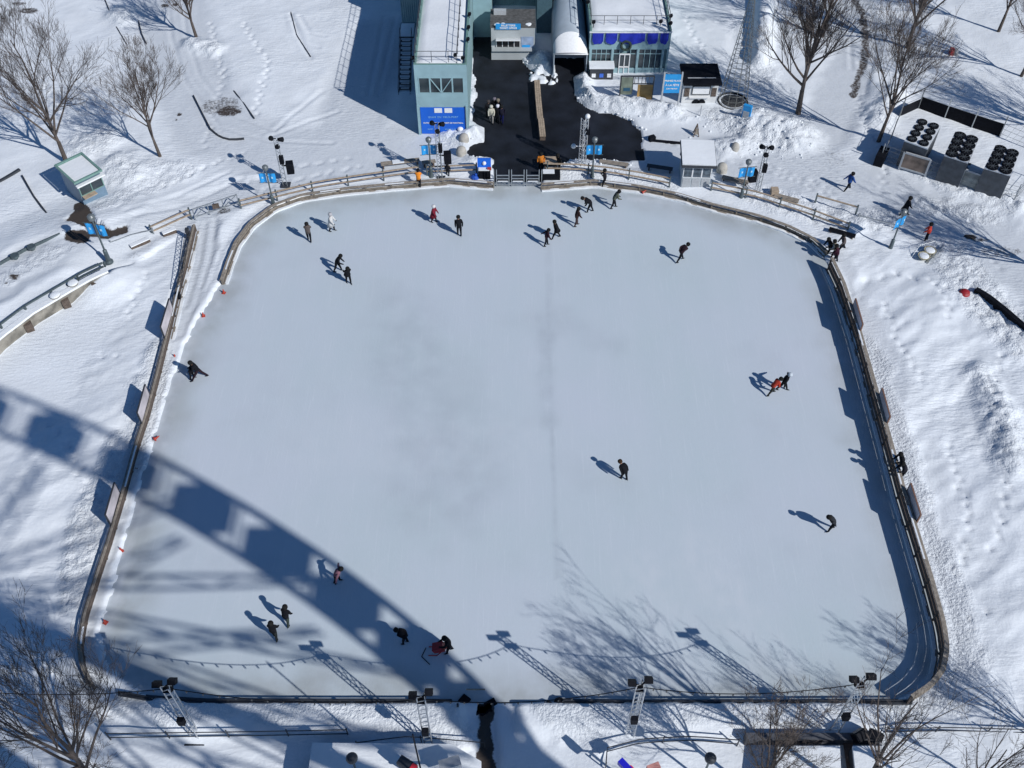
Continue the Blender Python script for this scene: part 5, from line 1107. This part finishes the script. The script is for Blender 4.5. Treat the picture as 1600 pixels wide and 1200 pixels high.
rail_fence([(1380, 1148), (1480, 1146), (1620, 1150)], 'thin dark railing crossing the lower right snow', hs=(.8, .4), w=.03, m=DSTEEL, pm=DSTEEL, r=.025, group='thin railings near the lower edge')
t = thing('flag_pole', G(668, 1250), 'tall thin black pole rising in front of the near mast, left of the gap', 'pole'); hp = 8.2; MB().tube((0, 0, 0), (-.1, 0, hp), .05, .035, 8).build('pole', BLACK, t)
t2 = thing('projector_arm', G(663, 1212, 1.5), 'two projector heads on a crossbar at the lower edge, one with a red lens', 'projector')
MB().bar((-1.0, 0, .8), (1.2, 0, .8), .08).build('crossbar', BLACK, t2); MB().tube((0, 0, -1.5), (0, 0, .8), .06, n=8).build('stand', BLACK, t2)
MB().box((-.75, .15, .95), (.9, .45, .4), -.55).build('projector', DSTEEL, t2); MB().box((-.42, -.02, 1.16), (.28, .3, .04), -.55).build('red_lens', mat('red lens', (.7, .04, .06), .4), t2); MB().box((1.25, .2, .95), (1.0, .5, .4), .3).build('projector', GREY, t2)
t2 = thing('projector_arm', G(993, 1215, 1.5), 'two projector heads at the lower middle edge, blue one left and pink one right', 'projector')
MB().bar((-.6, 0, .8), (.7, 0, .8), .07).build('crossbar', BLACK, t2); MB().tube((0, 0, -1.5), (0, 0, .8), .06, n=8).build('stand', BLACK, t2)
MB().box((-.55, .15, 1.0), (.75, .3, .35), -.85).build('projector', mat('deep blue', (.02, .02, .55), .4), t2); MB().box((-.32, -.02, 1.0), (.3, .3, .3), -.85).build('red_lens', mat('red lens', (.7, .04, .06)), t2); MB().box((.75, .1, 1.0), (.6, .3, .35), .35).build('projector', mat('pink', (.65, .30, .26), .5), t2)
for p, lab in (((562, 1222), 'round black lamp globe on a post at the lower edge left of middle'), ((1095, 1222), 'round black lamp globe on a post at the lower edge right of middle')):
    t = thing('globe_lamp', G(*p), lab, 'street lamp', 'globe lamps at the lower edge'); MB().tube((0, 0, 0), (0, 0, 3.0), .07, .05, 8).build('pole', LAMPG, t); MB().lathe((0, 0, 2.9), [(.1, 0), (.26, .15), (.28, .3), (.22, .42), (.05, .48)], 14).build('lamp_head', DSTEEL, t)

# ------------------------------------------------------------------ people
def cmat(c): 
    n = 'cloth %d %d %d' % tuple(int(v*255) for v in c); return mat(n, tuple(q*.7 if max(c) < .1 else q for q in c), .9, var=.2, scale=9, bump=.3, bscale=25, spec=.15)
SKIN = mat('skin', (.42, .24, .17), .6)
def person(px, face, lab, jacket, pants=(.012, .014, .02), hat=(.02, .02, .02), h=1.72, lean=.1, arms='down', stride=.15, knee=.1, group='people', coat=0, skates=True, z=0.0, hair=False, crouch=0, cat='person', tilt=0):
    """one continuous skinned body; joints in metres for a 1.72 m adult facing +x, then scaled"""
    V = []; E_ = []; R = []; Mi = []
    def v(p, r, m_, parent=None):
        V.append(Vector(p)); R.append(r*(1.38 if m_ == 2 else 1.26 if m_ == 1 else 1.0)); Mi.append(m_); i = len(V)-1
        if parent is not None: E_.append((parent, i))
        return i
    hz = .92-crouch; L_ = lean
    def T(x, y, z_):                                    # torso frame leaning forward about the pelvis
        return (x*cos(L_)+z_*sin(L_), y, hz+z_*cos(L_)-x*sin(L_))
    pel = v(T(0, 0, 0), .135, 1); w_ = v(T(0, 0, .16), .13+coat*.02, 2, pel); ch = v(T(.01, 0, .36), .155, 2, w_); nk = v(T(0, 0, .52), .055, 0, ch); 
    hd0 = v(T(.02, 0, .60), .068, 0, nk); hd = v(T(.03, 0, .67), .088, 0, hd0); hd2 = v(T(.02, 0, .73), .07, 0, hd)
    nose = v(T(.135, 0, .66), .016, 0, hd)
    for s_ in (-1, 1): v(T(.02, s_*.105, .67), .018, 0, hd)
    for s_ in (-1, 1):
        st = stride*s_
        wd = .115
        hip = v((0, s_*.095, hz-.06), .088, 1, pel)
        kx = .5*st+knee*.35; kz = (hz-.06)*.52+.01
        kn = v((kx, s_*.10, kz), .062, 1, hip); an = v((st, s_*.10, .10), .043, 1, kn); 
        hl = v((st-.04, s_*.10, .05), .04, 3, an); v((st+.15, s_*.105, .035), .035, 3, hl)
        sh = v(T(0, s_*.185, .45), .068, 2, ch)
        if arms == 'down': el, ha = T(-.03, s_*.25, .20), T(.06, s_*.25, -.04)
        elif arms == 'fwd': el, ha = T(.15, s_*.24, .24), T(.40, s_*.16, .22)
        elif arms == 'back': el, ha = T(-.14, s_*.22, .20), T(-.18, s_*.06, .02)
        elif arms == 'swing': el, ha = T(-.12*s_, s_*.27, .22), T(-.30*s_, s_*.28, .05)
        elif arms == 'out': el, ha = T(.0, s_*.40, .26), T(.05, s_*.62, .12)
        elif arms == 'up': el, ha = T(.12, s_*.22, .28), T(.25, s_*.06, .42)
        else: el, ha = T(.12, s_*.23, .2), T(.30, s_*.20, .02)
        e = v(el, .05, 2, sh); wr_ = v(Vector(el).lerp(Vector(ha), .9), .036, 2, e); d = (Vector(ha)-Vector(el)).normalized()
        side = d.cross(Vector((0, 0, 1))); side = side.normalized() if side.length > .1 else Vector((1, 0, 0)); bend = d.cross(side)
        pm = v(Vector(ha), .034, 4, wr_)
        for q_ in range(4):
            o_ = (q_-1.5)*.022; f1 = v(Vector(ha)+d*.05+side*o_, .0105, 4, pm); v(Vector(ha)+d*(.085+.006*(1.5-abs(q_-1.5)))+side*o_-bend*.02, .0085, 4, f1)
        t1 = v(Vector(ha)+side*.04+d*.015, .012, 4, pm); v(Vector(ha)+side*.055+d*.045-bend*.015, .010, 4, t1)
    me = bpy.data.meshes.new('person_src'); me.from_pydata([tuple(p) for p in V], E_, []); o = bpy.data.objects.new('tmp', me); COL.objects.link(o)
    sk = o.modifiers.new('s', 'SKIN'); sk.use_smooth_shade = True
    for i, sv in enumerate(me.skin_vertices[0].data): sv.radius = (R[i], R[i]*(1.15 if Mi[i] == 2 and i in (ch,) else 1)); sv.use_root = (i == pel)
    ss = o.modifiers.new('u', 'SUBSURF'); ss.levels = ss.render_levels = 1
    dg = bpy.context.evaluated_depsgraph_get(); bme = bpy.data.meshes.new_from_object(o.evaluated_get(dg)); bpy.data.objects.remove(o); bpy.data.meshes.remove(me)
    bme.name = 'person'; bme.materials.clear()
    glove = cmat((.02, .02, .025))
    for m_ in (SKIN, cmat(pants), cmat(jacket), BLACK, glove): bme.materials.append(m_)
    A = np.array([V[a] for a, b in E_]); B = np.array([V[b] for a, b in E_]); mi = [max(Mi[a], Mi[b]) if not (Mi[a] == 1 and Mi[b] == 2) else (2 if coat else 1) for a, b in E_]
    mi = [Mi[b] for a, b in E_]
    for k, (a, b) in enumerate(E_):
        if b == hd0 or b == nk: mi[k] = 2 if b == nk else 0
        if coat and Mi[b] == 1 and a in (pel,): mi[k] = 2
    C_ = np.empty(len(bme.polygons)*3); bme.polygons.foreach_get('center', C_); C_ = C_.reshape(-1, 3); AB = B-A; L2 = (AB**2).sum(1)+1e-9
    for i, c in enumerate(C_):
        t_ = np.clip(((c-A)*AB).sum(1)/L2, 0, 1); dd = np.linalg.norm(c-(A+AB*t_[:, None]), axis=1)/np.array([R[b] for a, b in E_]); bme.polygons[i].material_index = mi[int(dd.argmin())]
    bme.polygons.foreach_set('use_smooth', [True]*len(bme.polygons))
    body = bpy.data.objects.new('person', bme); COL.objects.link(body); s_ = h/1.72
    g = G(*px); body.location = (g.x, g.y, z); body.rotation_euler = (0, tilt, radians(face)); body.scale = (s_*1.06, s_*1.06, s_); tag(body, lab, cat, group)
    hc = Vector(T(.02, 0, .70)); rot = Matrix.Rotation(L_, 3, 'Y')
    m = MB(); n = 12; hc = hc+Vector(T(-.03, 0, 0))-Vector(T(0, 0, 0)); prof = [(.118, -.10), (.142, -.04), (.145, .04), (.125, .10), (.075, .135), (.01, .145)]; m.lathe(hc, prof, n, rot); m.build('hair' if hair else 'hat', cmat(hat), body, True)
    for sd in (-1, 1): MB().sphere(Vector(T(.122, sd*.035, .685)), .011, n=6, m=4).build('eye', BLACK, body)
    if coat:
        m = MB(); m.lathe(Vector((0, 0, 0)), [(.20+.05*coat, -.05-.32*coat), (.175, -.05), (.165, .14)], 14, rot); m.v = [(x+T(0, 0, 0)[0], y*1.12, z_+hz) for x, y, z_ in m.v]; m.build('coat_skirt', cmat(jacket), body, True)
    if skates:
        for sd in (-1, 1): MB().box((stride*sd+.05, sd*.10, .012), (.30, .012, .024)).build('skate_blade', STEEL, body)
    return body
K = (.012, .013, .018); DK = (.025, .022, .03)
person((484, 377), 95, 'skater in a grey brown jacket standing at the far left of the ice', (.10, .085, .08), arms='up')
person((519, 361), -10, 'skater in a long white coat at the far left of the ice', (.55, .55, .54), hat=(.4, .4, .42), coat=1, arms='half')
person((528, 424), -5, 'black clad skater bending with arms forward, left part of the ice', K, lean=.55, arms='fwd', stride=.25)
person((545, 442), -60, 'black clad skater with a hood right behind the bending one', K, lean=.35, arms='back', coat=.3)
person((678, 347), -20, 'skater in a dark red coat and white hat near the far fence', (.17, .015, .03), hat=(.6, .6, .6), coat=1, h=1.62, arms='half')
person((718, 368), 100, 'black clad skater bending slightly, just right of the red coated skater', K, lean=.35, arms='down', stride=.1)
person((655, 292), 90, 'person in an orange vest at the far fence left of the gate', (.75, .25, .03), lean=.2, arms='up', h=1.6, hat=K, pants=K)
person((922, 331), 175, 'black clad skater bowing deeply, far right of centre', K, lean=1.05, arms='fwd', stride=.2)
person((958, 325), 10, 'skater in an olive jacket bending forward, far right of centre', (.10, .11, .085), lean=.5, arms='fwd', stride=.2)
person((900, 353), 20, 'skater in a dark brown jacket gliding right, below the bowing one', (.05, .03, .03), lean=.2, arms='half', pants=(.09, .06, .06))
person((869, 372), 190, 'tall dark skater following a smaller one, in the upper middle', K, lean=.25, arms='down', coat=.6, stride=.3)
person((853, 384), 10, 'small dark plum skater lowest of the upper middle group', (.04, .015, .025), lean=.25, arms='swing', h=1.6)
person((1062, 408), 25, 'lone skater in dark plum jacket bending, upper right ice', (.045, .025, .035), lean=.75, arms='back', stride=.3)
person((944, 292), 180, 'dark figure holding the far fence right of the gate', DK, lean=.1, arms='up', h=1.7)
person((1323, 298), 20, 'walker in a blue jacket striding right along the snowy lane', (.02, .07, .25), arms='swing', stride=.33, lean=.15, group='people walking on the snow', skates=False)
person((1411, 337), -5, 'walker in a long black coat beside the right lamp', K, arms='half', stride=.3, lean=.1, coat=1, group='people walking on the snow', skates=False, h=1.8)
person((1446, 377), 150, 'person in an orange red jacket by the pair of round seats', (.55, .06, .04), arms='half', stride=.05, lean=.1, group='people walking on the snow', skates=False)
person((1314, 393), 190, 'walker in a grey brown jacket next to the black bench at the ice corner', (.10, .085, .085), arms='half', stride=.35, lean=.25, hair=True, group='people at the fence corner', skates=False)
person((1294, 397), 200, 'black clad person leaning at the far right fence corner', K, lean=.5, arms='fwd', group='people at the fence corner', skates=False)
person((1301, 403), 175, 'person with a cream scarf at the far right fence corner', (.35, .33, .27), lean=.3, arms='fwd', group='people at the fence corner', skates=False, pants=(.03, .02, .025))
person((1304, 411), 160, 'person in dark plum, lowest of the fence corner group', (.05, .015, .03), lean=.3, arms='fwd', group='people at the fence corner', skates=False)
person((1401, 738), 190, 'black clad person, upper of the two leaning on the right fence', K, lean=.45, arms='fwd', group='people leaning on the right fence', skates=False, z=.35)
person((1405, 752), 190, 'black clad person, lower of the two leaning on the right fence', (.02, .02, .03), lean=.5, arms='fwd', group='people leaning on the right fence', skates=False, z=.35)
person((1204, 616), 20, 'skater in orange red reaching for a partner, right part of the ice', (.42, .05, .03), lean=.75, arms='fwd', stride=.3, pants=(.05, .05, .04), h=1.6)
person((1221, 609), -20, 'skater in a black jacket with white front and white hat', K, lean=.35, arms='out', stride=.3, hat=(.5, .55, .6))
person((975, 749), 130, 'lone skater with brown hair bending in the middle of the ice', K, lean=.8, arms='down', stride=.15, hat=(.06, .035, .02), hair=True, h=1.6)
person((1298, 828), 190, 'lone skater in grey black bending, lower right ice', (.04, .045, .055), lean=.7, arms='down', stride=.2)
person((301, 592), 10, 'smaller of the dark skating couple at the left edge of the ice', K, lean=.4, arms='fwd', stride=.15, h=1.45, crouch=.05)
person((313, 592), 195, 'taller of the dark skating couple at the left edge of the ice', K, lean=.35, arms='fwd', stride=.45, h=1.8, pants=(.035, .02, .03))
person((527, 909), 0, 'skater with a pink and dark top, inside the wheel shadow', (.20, .10, .13), lean=.6, arms='out', stride=.15, h=1.6)
person((450, 976), 70, 'black clad skater, right one of the pair left of the wheel shadow', K, lean=.3, arms='half', pants=(.06, .08, .07))
person((431, 998), 85, 'black clad skater, left one of the pair left of the wheel shadow', K, lean=.1, arms='half', pants=(.05, .055, .05))
person((634, 1005), 170, 'skater in black bending on the lit gap of the wheel shadow', K, lean=.65, arms='back', stride=.1, h=1.6)
pusher = person((703, 1018), 190, 'black clad person pushing a red skating aid in the wheel shadow', K, lean=.3, arms='fwd', stride=.15)
t = thing('skating_aid', G(686, 1018), 'red sled-like skating aid pushed across the wheel shadow', 'skating aid'); m = MB(); m.path([(-.55, -.25, .05), (-.1, -.25, .05), (.45, -.2, .85), (.45, .2, .85), (-.1, .25, .05), (-.55, .25, .05)], .03, 6); m.build('frame', RED, t)
MB().box((.0, 0, .5), (.6, .45, .35), 0, ('Y', -.4)).build('seat', mat('dark red', (.32, .015, .02)), t)
m = MB(); m.path([(-.45, -.75, .04), (-.9, -.3, .04), (-.7, .2, .04)], .025, 5); m.build('tow_strap', BLACK, t)
PG = 'group standing on the black plaza'
person((768, 192), -90, 'person with a cream hood and pale trousers on the black plaza', (.50, .48, .40), pants=(.25, .24, .23), hat=(.55, .53, .46), group=PG, skates=False, arms='half')
person((778, 191), -90, 'person with a white hat in the plaza group', K, hat=(.7, .7, .78), group=PG, skates=False)
person((784, 192), -100, 'person in navy trousers, right end of the plaza group', (.02, .02, .04), pants=(.01, .015, .09), group=PG, skates=False)
person((763, 184), -60, 'dark person at the left end of the plaza group', K, group=PG, skates=False, hat=(.08, .07, .07), hair=True)
person((773, 180), -90, 'dark person with a grey hat at the back of the plaza group', K, group=PG, skates=False, hat=(.18, .16, .19))
person((779, 182), -120, 'dark person with a tan hat at the back of the plaza group', K, group=PG, skates=False, hat=(.22, .19, .15))
person((845, 266), -90, 'person in an orange vest at the right end of the metal gate', (.60, .20, .03), group='people by the gate table', skates=False, pants=K)
person((874, 267), -150, 'black clad person behind the table bench right of the gate', K, group='people by the gate table', skates=False, lean=.3)
person((700, 276), -90, 'dark figure standing by the lamp left of the gate', K, group='people behind the far fence', skates=False, lean=.2, h=1.3)
